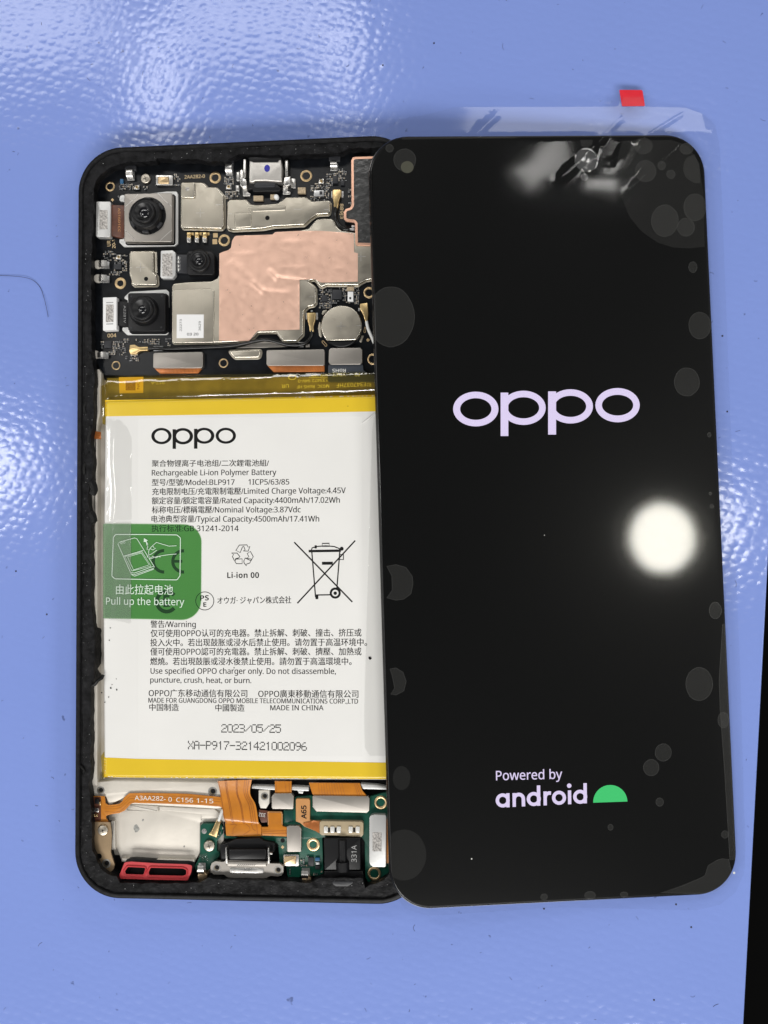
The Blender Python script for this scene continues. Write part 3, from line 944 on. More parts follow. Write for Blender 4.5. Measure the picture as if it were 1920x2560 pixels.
etched('C3', [(935, 145), (1042, 135), (1040, 375), (935, 375)], 5.315, p2)
f = MB().slab(X('C3', [(1078, 150), (1195, 150), (1195, 345), (1078, 340)], 4.8), 4.8, 4.2, M_chip, .1).build('flex_cable', phone)
t = MB()
for k in range(4): t.ribbon(X('C3', [(1104, 170 + 42 * k), (1104, 198 + 42 * k)], 4.83), .22, 4.83, M_wprint)
t.text('22CC', X1('C3', 1122, 310, 4.83), X1('C3', 1122, 175, 4.83), 34 * mmpp('C3'), 4.83, M_grey)
t.build('lettering', f)
p3 = plate('C3', [(320, 596), (462, 590), (462, 930), (320, 938)], 5.6, M_white, .15)
etched('C3', [(352, 670), (432, 668), (430, 850), (350, 852)], 5.615, p3)
t = MB()
for y in (650, 872): t.ribbon(X('C3', [(355, y), (428, y - 3)], 5.62), .22, 5.62, M_grey)
t.build('faint_print', p3)
fb = MB().slab(X('C3', [(466, 640), (525, 635), (590, 650), (590, 905), (466, 885)], 4.9), 4.9, 4.2, M_black, .1).build('flex_cable', phone)
t = MB(); t.text('A2281V', X1('C3', 535, 680, 4.93), X1('C3', 535, 860, 4.93), 24 * mmpp('C3'), 4.93, M_grey); t.build('lettering', fb)
for q, fl in (([(842, 1178), (860, 1168), (1345, 1160), (1356, 1172), (1356, 1310), (1340, 1328), (858, 1330), (840, 1318)], [('C3', (850, 1325)), ('C3', (1345, 1325)), ('C3', (1300, 1378)), ('C3', (910, 1385))]),):
    plate('C3', q, 5.4, M_nick2, .2)
    f = MB().slab(X('C3', [a[1] for a in fl], 4.9), 4.9, 4.0, M_orange2, .08)
    for k in range(9):
        f.ribbon(X('C3', [(960 + 40 * k, 1330), (975 + 40 * k, 1378)], 4.92), .07, 4.92, M_oline)
    f.build('flex_cable', phone)
plate('C4', [(440, 1148), (455, 1140), (1030, 1132), (1042, 1145), (1042, 1290), (1030, 1302), (455, 1304), (440, 1290)], 5.4, M_nick2, .2)
f = MB().slab(X('C4', [(450, 1303), (1040, 1298), (1040, 1362), (510, 1366)], 4.9), 4.9, 4.0, M_orange2, .08)
for k in range(14): f.ribbon(X('C4', [(650 + 28 * k, 1308), (675 + 28 * k, 1358)], 4.92), .06, 4.92, M_oline)
for k in range(24): f.lathe(X1('C4', 520 + 22 * (k % 8), 1318 + 13 * (k // 8), 4.92), [(.05, 4.9), (.05, 4.93)], M_oline, 6)
f.build('flex_cable', phone)
plate('C4', [(1086, 1140), (1110, 1120), (1412, 1116), (1434, 1138), (1434, 1270), (1410, 1290), (1108, 1292), (1084, 1270)], 5.4, M_nick2, .35)
f = MB().slab(fillet(X('C4', [(1080, 1288), (1440, 1285), (1445, 1350), (1500, 1392), (1560, 1400), (1560, 1470), (1078, 1470)], 4.9), .5), 4.9, 4.0, mat('slate_flex', (.035, .042, .055), .35), .06).build('battery_flex', phone)
t = MB(); zz = 4.93; k = mmpp('C4')
t.text('RoHS', X1('C4', 1262, 1336, zz), X1('C4', 1124, 1336, zz), 36 * k, zz, M_wprint)
t.text('YDET', X1('C4', 1262, 1378, zz), X1('C4', 1124, 1378, zz), 34 * k, zz, M_wprint)
t.text('PD', X1('C4', 1408, 1378, zz), X1('C4', 1355, 1378, zz), 34 * k, zz, M_wprint)
t.build('lettering', f)

# silver socket module at the top edge with its brackets
z = 6.4
o = MB()
A = X('C2', [(262, 338), (298, 345), (300, 352), (560, 350), (565, 325), (590, 328), (602, 400), (598, 520), (600, 555), (545, 555), (430, 545), (320, 545), (300, 562), (262, 560), (258, 480)], z)
o.slab(A, z, 4.4, mat('satin_silver', (.70, .67, .63), .42, .9, bump=(2500, .02), var=(500, .08)), .28)
mod = o.build('socket_shell', phone)
MB().slab(circle(X1('C2', 447, 418, z + .02), .62, 20, .78, 0), z + .02, z - .02, M_blueink).build('ink_dot', mod)
MB().slab(X('C2', [(255, 292), (590, 290), (600, 340), (560, 350), (300, 352), (258, 340)], 6.1), 6.1, 4.2, M_black, .15).build('socket_housing', phone)
MB().slab(fillet(X('C2', [(308, 545), (545, 540), (555, 590), (590, 620), (575, 655), (300, 660), (295, 630), (240, 640), (250, 560)], 5.6), .3), 5.6, 4.2, M_black, .2).build('socket_housing', phone)
MB().slab(fillet(X('C2', [(320, 560), (525, 556), (535, 600), (520, 612), (330, 616), (312, 600)], 5.8), .25), 5.8, 5.4, M_chip, .12).build('rubber_plug', phone)
for q, zz in (([(166, 440), (182, 426), (196, 440), (200, 520), (230, 530), (235, 600), (180, 610), (166, 590)], 6.2), ([(200, 322), (228, 320), (226, 500), (215, 525), (198, 515)], 5.6), ([(192, 600), (238, 600), (246, 660), (275, 680), (272, 704), (195, 706)], 4.9),
              ([(632, 330), (664, 328), (662, 500), (636, 505)], 5.6), ([(625, 510), (688, 500), (690, 590), (640, 600), (615, 575)], 6.0), ([(612, 590), (668, 590), (660, 655), (690, 665), (686, 686), (608, 688)], 4.9), ([(128, 455), (162, 455), (162, 550), (128, 550)], 4.8), ([(698, 520), (742, 525), (742, 625), (700, 620)], 4.5), ([(120, 595), (158, 592), (158, 655), (122, 652)], 4.9)):
    MB().slab(fillet(X('C2', q, zz), .15), zz, PCB, M_steel, .1).build('socket_bracket', phone)

# crystals, chips, pads
def osc(s, q0, q1, par, z=5.2):
    o = MB().slab(fillet(X(s, rect(*q0), z - .35), .2), z - .35, PCB, M_steel, .08)
    o.slab(fillet(X(s, rect(*q1), z), .15), z, z - .5, mat('gold_can', (.78, .58, .34), .35, .9), .15)
    o.build('crystal', par)
osc('C1', (868, 488, 1045, 592), (888, 502, 1000, 572), board)
def chip(s, q, z, m, par, name='chip'):
    return MB().slab(X(s, rect(*q), z), z, PCB - .2, m, .05).build(name, par)
for s, q, z, m in (('C2', (932, 645, 1034, 706), 4.8, M_tin), ('C2', (990, 655, 1020, 690), 4.83, M_chip), ('C2', (1125, 495, 1180, 570), 4.8, M_chip), ('C2', (1210, 545, 1250, 590), 4.7, M_chip), ('C2', (765, 615, 845, 675), 4.9, M_ceram), ('C2', (305, 700, 405, 750), 4.8, M_ceram), ('C2', (480, 685, 530, 735), 4.8, M_ceram),
                   ('C3', (432, 248, 512, 300), 4.8, M_chip), ('C3', (330, 1045, 410, 1120), 4.8, M_chip), ('C4', (1122, 515, 1220, 610), 4.8, M_chip), ('C4', (1010, 570, 1070, 635), 4.7, M_chip), ('C4', (1275, 482, 1348, 524), 4.8, M_ceram), ('C4', (1282, 534, 1340, 634), 4.9, M_white), ('C4', (1298, 590, 1320, 615), 4.92, M_chip), ('C1', (498, 528, 530, 575), 4.7, M_bluechip)):
    chip(s, q, z, m, board)
MB().lathe(X1('C2', 538, 705, 5.2), [(.55, 4.2), (.55, 4.9), (.4, 5.15), (.2, 5.2)], M_white, 18).build('white_blob', board)
for s, x, y in (('C1', 672, 612), ('C1', 1625, 605), ('C2', 48, 608), ('C2', 1008, 550), ('C3', 482, 175)):      # tiny test sockets
    if s == 'C1' and x > 1600: continue
    z = 4.7
    k = mmpp(s, z)
    c = X1(s, x, y, z)
    o = MB().box(c, 56 * k, 50 * k, z, PCB, M_steel, 0, .06).lathe(c, [(15 * k, z), (15 * k, z + .06), (11 * k, z + .06), (10 * k, z + .01)], M_gold, 14).lathe(c, [(9 * k, z + .005), (9 * k, z + .012)], M_dark, 12)
    o.build('test_socket', board)
for x in (1212, 1294, 1376):
    z = 5.2
    o = MB().slab(X('C1', [(x - 22, 1082), (x + 18, 1082), (x + 20, 1130), (x - 20, 1130)], z), z, PCB, M_gold, .08)
    o.slab(X('C1', [(x - 24, 1128), (x + 22, 1128), (x + 18, 1185), (x - 20, 1185)], z - .25), z - .25, PCB, M_steel, .1)
    o.slab(X('C1', [(x + 26, 1082), (x + 50, 1082), (x + 50, 1112), (x + 26, 1112)], PCB + .1), PCB + .1, PCB - .1, M_gold)
    o.build('battery_spring', board)
for s, q in (('C1', [(1463, 1090), (1510, 1088), (1511, 1135), (1464, 1136)]), ('C1', [(1456, 1152), (1505, 1151), (1506, 1204), (1457, 1205)]), ('C1', [(420, 728), (438, 745), (420, 763), (402, 745)]), ('C4', [(1492, 1016), (1512, 1036), (1492, 1056), (1474, 1036)])):
    MB().slab(X(s, q, PCB + .02), PCB + .02, PCB - .1, M_goldpad).build('solder_pad', board)
# gold lettering on the board
z = PCB + .02
for body, s, a, b, hh in (('2AA282-0', 'C1', (1166, 526), (1378, 516), 36), ('889J3', 'C2', (1204, 785), (1204, 942), 34), ('004', 'C3', (368, 1010), (460, 1006), 38), ('UR', 'C1', (400, 1225), (398, 1165), 36), ('20-1', 'C3', (450, 85), (448, 0), 34)):
    MB().text(body, X1(s, *a, z), X1(s, *b, z), hh * mmpp(s), z, M_print, .012).build('lettering', board)
# dense small components
tiny = MB()
def cluster(s, x0, y0, x1, y1, n, gx=17, gy=22):
    n = int(n * 1.7)
    k = 0
    cells = [(x, y) for x in range(int(x0), int(x1), gx) for y in range(int(y0), int(y1), gy)]
    random.shuffle(cells)
    for x, y in cells[:n]:
        c = X1(s, x + gx / 2 + random.uniform(-2, 2), y + gy / 2 + random.uniform(-2, 2), PCB + .3)
        u = mmpp(s)
        vert = random.random() < .6
        a, b = (9.5 * u, 16 * u) if vert else (16 * u, 9.5 * u)
        hgt = PCB + random.uniform(.22, .42)
        tiny.box(c, a, b, hgt - .02, PCB - .05, M_tin)
        tiny.box(c, a * (1.04 if vert else .45), b * (.45 if vert else 1.04), hgt, PCB, random.choice((M_ceram, M_chip, M_ceram, M_pcb)))
for a in (('C1', 490, 575, 640, 635, 12), ('C1', 1055, 470, 1110, 590, 8), ('C1', 735, 600, 780, 630, 2), ('C1', 1575, 520, 1655, 580, 8), ('C1', 1590, 650, 1655, 720, 6), ('C2', 0, 500, 100, 570, 9), ('C2', 10, 650, 155, 715, 12), ('C2', 895, 590, 930, 730, 8), ('C2', 940, 565, 1080, 640, 10), ('C2', 1040, 600, 1085, 730, 7), ('C2', 930, 712, 1040, 735, 4),
          ('C2', 1060, 470, 1120, 600, 10), ('C2', 1185, 420, 1260, 540, 12), ('C2', 1130, 460, 1180, 490, 3), ('C2', 1285, 630, 1310, 700, 3), ('C2', 1290, 765, 1312, 810, 2), ('C3', 320, 110, 440, 200, 12), ('C3', 380, 300, 500, 345, 8), ('C3', 520, 150, 570, 320, 9), ('C3', 420, 205, 540, 240, 6), ('C3', 300, 1045, 330, 1120, 4), ('C3', 420, 1045, 545, 1180, 20), ('C3', 380, 1150, 440, 1190, 5), ('C3', 530, 1020, 600, 1050, 4), ('C3', 790, 1020, 900, 1085, 10), ('C3', 970, 1015, 1010, 1085, 4), ('C3', 660, 1025, 780, 1050, 5), ('C3', 540, 1195, 680, 1255, 8),
          ('C4', 985, 510, 1010, 640, 5), ('C4', 1015, 505, 1110, 565, 8), ('C4', 1070, 560, 1120, 640, 6), ('C4', 985, 645, 1120, 710, 14), ('C4', 1190, 490, 1262, 515, 3), ('C4', 1230, 500, 1265, 640, 8), ('C4', 1350, 490, 1400, 660, 12), ('C4', 1125, 620, 1190, 655, 4), ('C4', 1290, 640, 1330, 655, 1), ('C1', 475, 700, 500, 740, 2)):
    cluster(*a)
tiny.build('small_components', board, kind='stuff')

# coaxial plugs and cables
def coax(s, q, z, par=None, hole=None):
    o = MB().slab(fillet(X(s, q, z), .12, 2), z, PCB + .1, M_gold, .14)
    return o.build('coaxial_plug', par or phone)
coax('C2', [(1124, 642), (1140, 634), (1200, 634), (1216, 642), (1210, 700), (1188, 765), (1178, 830), (1140, 832), (1138, 770), (1120, 700)], 5.3)
coax('C3', [(596, 1088), (650, 1082), (672, 1100), (700, 1108), (782, 1104), (796, 1126), (782, 1146), (700, 1150), (655, 1178), (605, 1185), (590, 1150), (596, 1120)], 5.3)
coax('C4', [(856, 752), (950, 752), (945, 828), (926, 895), (930, 945), (888, 950), (880, 895), (864, 830)], 5.3)
coax('C4', [(1408, 662), (1440, 655), (1490, 647), (1500, 762), (1490, 850), (1466, 856), (1442, 772), (1408, 712)], 5.3)
for s, q in (('C2', (1112, 655, 1122, 720)), ('C2', (1218, 655, 1238, 720)), ('C3', (608, 1180, 680, 1198)), ('C4', (848, 755, 858, 820)), ('C4', (955, 755, 972, 825)), ('C4', (900, 728, 920, 742)), ('C4', (1392, 705, 1408, 735))):
    MB().slab(X(s, rect(*q), PCB + .3), PCB + .3, PCB - .1, M_tin).build('solder_pad', board)
def spline(pts, n=6):
    out = []
    P_ = [pts[0]] + list(pts) + [pts[-1]]
    for i in range(1, len(P_) - 2):
        p0, p1, p2, p3 = [Vector(q) for q in P_[i - 1:i + 3]]
        for k in range(n):
            t = k / n
            out.append(.5 * ((2 * p1) + (p2 - p0) * t + (2 * p0 - 5 * p1 + 4 * p2 - p3) * t * t + (3 * p1 - p0 - 3 * p2 + p3) * t ** 3))
    out.append(Vector(pts[-1]))
    return out
def cable(pts, r, m, name='antenna_cable'):
    p = [(*X1(s, x, y, z), z) for s, x, y, z in pts]
    return MB().tube(spline(p), r, m, 10).build(name, phone)
cable([('C3', 790, 1126, 5.0), ('C3', 900, 1120, 5.0), ('C3', 1010, 1128, 5.0), ('C4', 0, 1105, 5.2), ('C4', 200, 1075, 5.5), ('C4', 330, 1045, 5.7), ('C4', 430, 1033, 5.8), ('C4', 540, 1055, 5.6), ('C4', 650, 1085, 5.2), ('C4', 740, 1092, 5.0), ('C4', 820, 1082, 5.0), ('C4', 880, 1035, 5.0), ('C4', 906, 985, 5.0), ('C4', 908, 940, 5.0)], .36, M_cable)
cable([('C2', 1158, 825, 5.0), ('C2', 1155, 880, 5.0), ('C2', 1160, 940, 5.1), ('C2', 1195, 1010, 5.1), ('C2', 1250, 1050, 5.0), ('C2', 1300, 1050, 4.8)], .42, M_cable)
cable([('C4', 1478, 845, 5.1), ('C4', 1495, 920, 5.2), ('C4', 1525, 990, 5.1), ('C4', 1560, 1070, 5.0)], .36, M_wcable)
for s, q in (('C2', (1278, 1040, 1355, 1062)), ('C2', (1322, 1005, 1358, 1030)), ('C3', (845, 1100, 940, 1108)), ('C3', (845, 1142, 940, 1150)), ('C4', (765, 1060, 825, 1066)), ('C4', (765, 1100, 825, 1108))):
    MB().slab(X(s, rect(*q), 4.7), 4.7, PCB, M_tin, .05).build('cable_clip', phone)

# ---------------------------------------------------------------- lower end: speaker bay, sub board, ports
MB().slab(X('N', [(560, 1950), (1005, 1950), (1005, 2185), (950, 2215), (560, 2205)], 2.8), 2.8, 2.4, M_dark).build('cavity_liner', phone)
MB().slab(X('B1', [(330, 900), (1320, 940), (1320, 1200), (420, 1200)], 2.85), 2.85, 2.4, M_dark).build('cavity_liner', phone)
bay = MB()
bay.slab(X('B1', [(195, 150), (430, 128), (1540, 150), (1560, 420), (1480, 425), (900, 390), (610, 375), (560, 300), (380, 390), (350, 300), (195, 290)], 4.3), 4.3, 2.5, M_alu, .25, .3)
bay.slab(X('B1', [(360, 380), (600, 370), (1545, 400), (1600, 560), (1520, 560), (1330, 560), (1330, 870), (1270, 985), (510, 960), (450, 800), (380, 560)], 3.2), 3.2, 2.4, M_alu, .2, .4)
bay.slab(X('B1', [(590, 372), (895, 392), (895, 455), (560, 445)], 3.7), 3.7, 3.0, M_alu, .25, .15)
bay.slab(X('B1', [(902, 398), (1475, 425), (1550, 480), (1550, 520), (1360, 520), (1330, 555), (1340, 480), (905, 440)], 3.5), 3.5, 3.0, M_alu, .15, .2)
bay.slab(X('B1', [(385, 560), (440, 545), (450, 850), (400, 850)], 3.9), 3.9, 3.0, M_alu, .2, .15)
bay.slab(X('B1', [(510, 935), (860, 955), (900, 940), (1270, 950), (1270, 985), (512, 975)], 4.0), 4.0, 3.0, M_alu, .2, .2)
bay.build('speaker_bay', phone)
smudge = mat('grey_smudge', (.30, .30, .28), .5, .3, var=(1500, .4))
def blot(s, x, y, r, z, par, name, m, n=16):
    c = X1(s, x, y, z)
    q = [(c[0] + r * (1 + .45 * fbm(math.cos(a) + x, math.sin(a) + y, 1.3)) * math.cos(a), c[1] + 1.2 * r * (1 + .45 * fbm(math.cos(a) + y, math.sin(a), 1.3)) * math.sin(a)) for a in [2 * PI * k / n for k in range(n)]]
    MB().flat(q, [], z, m).build(name, par)
blot('B1', 665, 625, .62, 3.212, phone, 'smudge', smudge)
blot('B1', 735, 540, .22, 3.212, phone, 'smudge', smudge)
blot('B1', 1163, 815, .18, 3.212, phone, 'smudge', smudge)

def hole(s, x, y, r, z, par=phone, m=M_steel):
    k = mmpp(s, z)
    c = X1(s, x, y, z)
    o = MB().lathe(c, [(r * k, z - .2), (r * k, z + .02), (r * .72 * k, z + .02), (r * .70 * k, z - .1), (r * .6 * k, z - .1)], m, 24, cap=False)
    o.lathe(c, [(r * .74 * k, z + .003), (r * .60 * k, z + .006)], M_bore, 20)
    o.lathe((c[0] + r * .1 * k, c[1] + r * .12 * k), [(r * .52 * k, z + .010), (r * .3 * k, z + .012)], M_dark, 20)
    return o.build('screw_hole', par)
hole('B1', 298, 233, 42, 4.32); hole('B1', 1458, 246, 48, 4.32)

# orange signal flex across the bay
z = 4.75
F1 = [(208, 292), (338, 292), (346, 365), (372, 384), (440, 380), (490, 372), (520, 345), (545, 300), (592, 262), (800, 258), (1200, 268), (1545, 302), (1570, 420), (1530, 400), (1300, 385), (900, 370), (640, 364), (610, 372), (580, 405), (550, 440), (495, 468), (400, 482), (352, 496), (352, 520), (385, 565), (222, 562)]
f = MB().slab(fillet(X('B1', F1, z), .25, 3), z, z - .2, M_orange, .06)
for off in (0, 26, 62):
    f.ribbon(X('B1', [(340, 405 + off * .7), (440, 398 + off), (505, 385 + off), (545, 345 + off), (600, 292 + off), (800, 286 + off), (1200, 296 + off), (1540, 325 + off)], z + .015), .07, z + .015, M_oline)
f = f.build('flex_cable', phone)
t = MB(); k = mmpp('B1')
t.text('A3AA282-', X1('B1', 650, 332, z + .03), X1('B1', 970, 340, z + .03), 44 * k, z + .03, M_wprint)
t.text('0', X1('B1', 1000, 347, z + .03), X1('B1', 1034, 348, z + .03), 44 * k, z + .03, M_wprint)
t.text('C156', X1('B1', 1080, 352, z + .03), X1('B1', 1255, 358, z + .03), 44 * k, z + .03, M_wprint)
t.text('1-15', X1('B1', 1290, 360, z + .03), X1('B1', 1465, 366, z + .03), 44 * k, z + .03, M_wprint)
t.build('lettering', f)
MB().slab(X('B1', [(210, 296), (300, 300), (300, 545), (225, 555)], z + .03), z + .03, z - .05, M_brown).build('cover_layer', f)
for q, m in (((235, 320, 278, 372), M_black), ((232, 418, 276, 458), M_steel), ((242, 425, 268, 452), M_chip), ((222, 478, 238, 505), M_gold), ((246, 478, 262, 505), M_gold), ((280, 350, 296, 385), M_gold)):
    MB().slab(X('B1', rect(*q), z + .4), z + .4 + (.02 if m is M_chip else 0), z, m, .05).build('chip', f)
# tan metal plate at lower left
z = 5.2
bp = fillet(X('B1', [(224, 560), (392, 562), (402, 640), (408, 700), (400, 880), (415, 930), (442, 1000), (430, 1050), (400, 1080), (345, 1075), (300, 1040), (262, 970), (214, 885), (210, 660), (224, 652)], z), .35)
h1 = circle(X1('B1', 282, 915, z), 28 * mmpp('B1'), 18)
h2 = circle(X1('B1', 357, 990, z), 38 * mmpp('B1'), 20)
pl = MB().plate(bp, [h1, h2], z, z - .35, M_bronze).build('antenna_plate', phone)
MB().slab(inset(bp, .3), z - .36, 3.0, M_dark).build('plate_support', phone)
hole('B1', 357, 990, 46, z, pl)
screw('B1', 316, 650, 56, z + .35, phone)

# red gasket round the speaker mouth
z = 5.6
out_ = fillet(X('B1', [(545, 980), (610, 972), (880, 990), (1190, 1000), (1246, 1012), (1236, 1080), (1200, 1165), (900, 1160), (500, 1148), (492, 1110)], z), .4)
ha = fillet(X('B1', [(580, 1026), (764, 1034), (740, 1108), (556, 1102), (548, 1070)], z), .35)
hb = fillet(X('B1', [(815, 1034), (1150, 1042), (1186, 1058), (1184, 1106), (1150, 1120), (796, 1112), (794, 1080)], z), .35)
g_ = MB().plate(out_, [ha, hb], z, z - .2, M_red)
gk = g_.build('speaker_gasket', phone)
for hh in (ha, hb):
    o = MB()
    n_ = len(hh)
    hh = ccw(hh)
    a_, b_ = inset(hh, -.45), inset(hh, -.08)
    for za, zb_, p_, q_ in ((z + .02, z + .22, a_, inset(hh, -.3)), (z + .22, z + .02, inset(hh, -.3), b_)):
        k0 = len(o.v); m_ = o.mi(M_red)
        o.v += [(x, y, za) for x, y in p_] + [(x, y, zb_) for x, y in q_]
        for i in range(n_):
            j = (i + 1) % n_
            o.face((k0 + i, k0 + j, k0 + n_ + j, k0 + n_ + i), m_, True)
    o.build('gasket_lip', gk)
MB().slab(inset(out_, -.18), 4.2, 3.0, M_black, .15).build('speaker_mouth', phone)

# green sub board
z = 4.0
G1 = [('B1', q) for q in ((1330, 600), (1352, 576), (1535, 578), (1560, 605), (1558, 690), (1500, 765), (1500, 860), (1530, 875), (1530, 915), (1450, 990), (1420, 1058), (1280, 1060), (1266, 1020), (1300, 970), (1328, 900))]
sb = MB().slab(fillet([X(s, [q], z)[0] for s, q in G1], .3), z, 3.1, M_green, .08)
G2 = [(0, 610), (120, 640), (350, 625), (400, 590), (545, 520), (550, 385), (640, 380), (655, 270), (800, 258), (1330, 410), (1345, 265), (1500, 225), (1560, 240), (1570, 940), (1480, 990), (1400, 1060), (1330, 1058), (1302, 1010), (1296, 680), (1270, 640), (905, 640), (918, 985), (905, 995), (700, 1000), (680, 1018), (590, 1018), (572, 920), (512, 870), (505, 780), (500, 705), (470, 680), (345, 655), (0, 650)]
sb.slab(fillet(X('B2', G2, z), .25), z, 3.1, M_green, .08)
sub = sb.build('sub_board', phone)
for a in (('B2', 1445, 318, 60, 38), ('B2', 822, 706, 60, 34), ('B2', 1385, 975, 62, 40)):
    boss(*a, sub, z=z + .12)
MB().slab(fillet(X('B2', rect(558, 392, 636, 500), z + .1), .2), z + .1, z - .2, M_green2, .08).build('board_patch', sub)
MB().lathe(X1('B2', 540, 668, z + .02), [(20 * mmpp('B2'), z - .1), (20 * mmpp('B2'), z + .02)], M_dark, 20).build('drill_hole', sub)
MB().slab(X('B2', [(540, 712), (556, 730), (540, 748), (524, 730)], z + .02), z + .02, z - .1, M_goldpad).build('solder_pad', sub)
o = MB().lathe(X1('B1', 1370, 656, z + .03), [(27 * mmpp('B1'), z - .1), (27 * mmpp('B1'), z + .03), (18 * mmpp('B1'), z + .03)], M_steel, 20); o.build('solder_pad', sub)
screw('B1', 1420, 812, 58, z + .6, phone)
blob = clear('clear_glue', (.95, .97, .95), 1.6, .05, (.6, .6, .6), .05)
for x, y, r in ((1350, 915, 24), (1385, 905, 28), (1400, 945, 22), (1360, 950, 20)):
    rr_ = r * mmpp('B1'); c = X1('B1', x, y, z)
    MB().lathe(c, [(rr_ * math.cos(a), z + .01 + rr_ * .7 * math.sin(a)) for a in (0, .4, .8, 1.2, 1.45)], blob, 16).build('glue_drop', sub)
coax('B1', [(1410, 690), (1440, 665), (1490, 560), (1505, 530), (1545, 550), (1530, 600), (1500, 725), (1478, 715)], 5.0)
cable([('B1', 1522, 545, 4.8), ('B1', 1535, 510, 4.9), ('B1', 1548, 470, 4.8), ('B1', 1565, 430, 4.5)], .36, M_wcable)
clip('B1', (1300, 1015, 1362, 1118), sub, False, 5.6)
clip('B2', (712, 950, 776, 1035), sub, False, 5.6)
for s, x, y in (('B1', 1350, 1125), ('B2', 760, 1040)):
    MB().lathe(X1(s, x, y, 5.0), [(1.0, 3.2), (1.0, 4.9), (.85, 5.0)], M_bronze, 20).build('contact_bracket', phone)
tiny2 = MB()
def cluster2(s, x0, y0, x1, y1, n, gx=24, gy=24):
    cells = [(x, y) for x in range(int(x0), int(x1), gx) for y in range(int(y0), int(y1), gy)]
    random.shuffle(cells)
    for x, y in cells[:n]:
        c = X1(s, x + gx / 2, y + gy / 2, 4.3); u = mmpp(s)
        vert = random.random() < .5
        a, b = (10 * u, 18 * u) if vert else (18 * u, 10 * u)
        tiny2.box(c, a, b, z + .28, z - .05, M_tin)
        tiny2.box(c, a * (1.04 if vert else .5), b * (.5 if vert else 1.04), z + .31, z, random.choice((M_ceram, M_chip)))
for a in (('B2', 700, 840, 760, 910, 6), ('B2', 735, 805, 770, 830, 1), ('B2', 815, 945, 900, 970, 3), ('B2', 595, 935, 640, 960, 2), ('B1', 1430, 590, 1560, 690, 7)):
    cluster2(*a)
tiny2.build('small_components', sub, kind='stuff')
for q, m, dz in (((775, 825, 826, 905), M_chip, .5), ((840, 828, 882, 858), M_bluechip, .4), ((845, 868, 880, 890), M_tin, .35), ((842, 900, 884, 935), M_chip, .4)):
    MB().slab(X('B2', rect(*q), z + dz), z + dz, z - .1, m, .05).build('chip', sub)
osc('B2', (548, 800, 690, 905), (552, 818, 662, 888), sub, 4.9)

# wide ribbon flex folding out from under the battery
f = MB()
left = [('B1', q) for q in ((1508, 135), (1535, 250), (1556, 400), (1572, 520), (1595, 575))]
right = [('B2', q) for q in ((256, 108), (240, 235), (292, 340), (318, 500), (322, 520))]
zs = [5.4, 5.0, 4.9, 4.9, 4.5]
rowsL = [X(s, [q], zz)[0] for (s, q), zz in zip(left, zs)]
rowsR = [X(s, [q], zz)[0] for (s, q), zz in zip(right, zs)]
LS = spline([(*a, zz) for a, zz in zip(rowsL, zs)], 5); RS = spline([(*a, zz) for a, zz in zip(rowsR, zs)], 5)
m_ = f.mi(M_orange)
K = 8
for i, (a, b) in enumerate(zip(LS, RS)):
    for k in range(K + 1):
        q = a.lerp(b, k / K)
        f.v.append((q.x, q.y, q.z + .05 * math.sin(k * 2.1 + i * .3)))
nr = len(LS)
for i in range(nr - 1):
    for k in range(K):
        a = i * (K + 1) + k
        f.face((a, a + K + 1, a + K + 2, a + 1), m_, True)
for t_ in (.02, .22, .26, .55, .58, .8, .86, .92):
    f.ribbon([tuple((a.lerp(b, t_)).xy) for a, b in zip(LS, RS)], .09, 0, M_oline)
    kk = len(f.v) - 2 * nr
    for i in range(nr):
        zq = LS[i].lerp(RS[i], t_).z + .08
        f.v[kk + i] = (*f.v[kk + i][:2], zq); f.v[kk + nr + i] = (*f.v[kk + nr + i][:2], zq)
f.slab(X('B2', [(10, 505), (322, 505), (345, 540), (345, 628), (200, 632), (20, 625)], 4.3), 4.3, 4.0, M_orange, .05)
for p_ in ([(60, 520), (120, 525), (85, 560), (80, 610)], [(200, 515), (235, 545), (240, 575), (180, 615)], [(300, 515), (310, 620)], [(250, 515), (265, 560), (290, 580)]):
    f.ribbon(X('B2', p_, 4.32), .1, 4.32, M_oline)
f.build('ribbon_flex', phone)
# branch flexes and connector plates
z = 4.6
f = MB().slab(fillet(X('B2', [(345, 545), (405, 545), (412, 512), (408, 425), (420, 412), (518, 412), (528, 425), (530, 520), (545, 540), (585, 548), (585, 632), (350, 622)], z), .15), z, z - .4, M_orange, .05)
for y in (575, 590, 605): f.ribbon(X('B2', [(352, y - 4), (580, y + 2)], z + .02), .09, z + .02, M_oline)
f.build('flex_cable', phone)
o = MB().slab(fillet(X('B2', [(400, 402), (530, 402), (540, 430), (538, 530), (404, 530)], z - .1), .2), z - .1, z - .5, M_tan, .05); o.build('flex_stiffener', phone)
f = MB().slab(X('B2', [(322, 385), (402, 395), (398, 500), (345, 505), (316, 440)], 4.4), 4.4, 4.1, M_brown, .05).build('flex_cable', phone)
t = MB().text('332', X1('B2', 384, 420, 4.43), X1('B2', 322, 412, 4.43), 32 * mmpp('B2'), 4.43, M_wprint); t.build('lettering', f)
plate('B2', [(578, 540), (600, 532), (690, 532), (712, 560), (712, 772), (590, 775), (578, 765)], 4.9, M_nick2, .2, z0=4.0)
def strip_flex(q, z, lines):
    f = MB().slab(X('B2', q, z), z, z - .4, M_orange, .06)
    for a, b in lines: f.ribbon(X('B2', [a, b], z + .02), .07, z + .02, M_oline)
    return f.build('flex_cable', phone)
strip_flex([(468, 122), (622, 124), (622, 240), (470, 240)], 4.7, [((480, 125), (482, 235)), ((560, 125), (575, 235)), ((600, 125), (604, 235))])
plate('B2', [(438, 262), (462, 236), (620, 234), (642, 262), (640, 372), (632, 380), (448, 378), (438, 366)], 5.0, M_nick2, .12, z0=4.0)
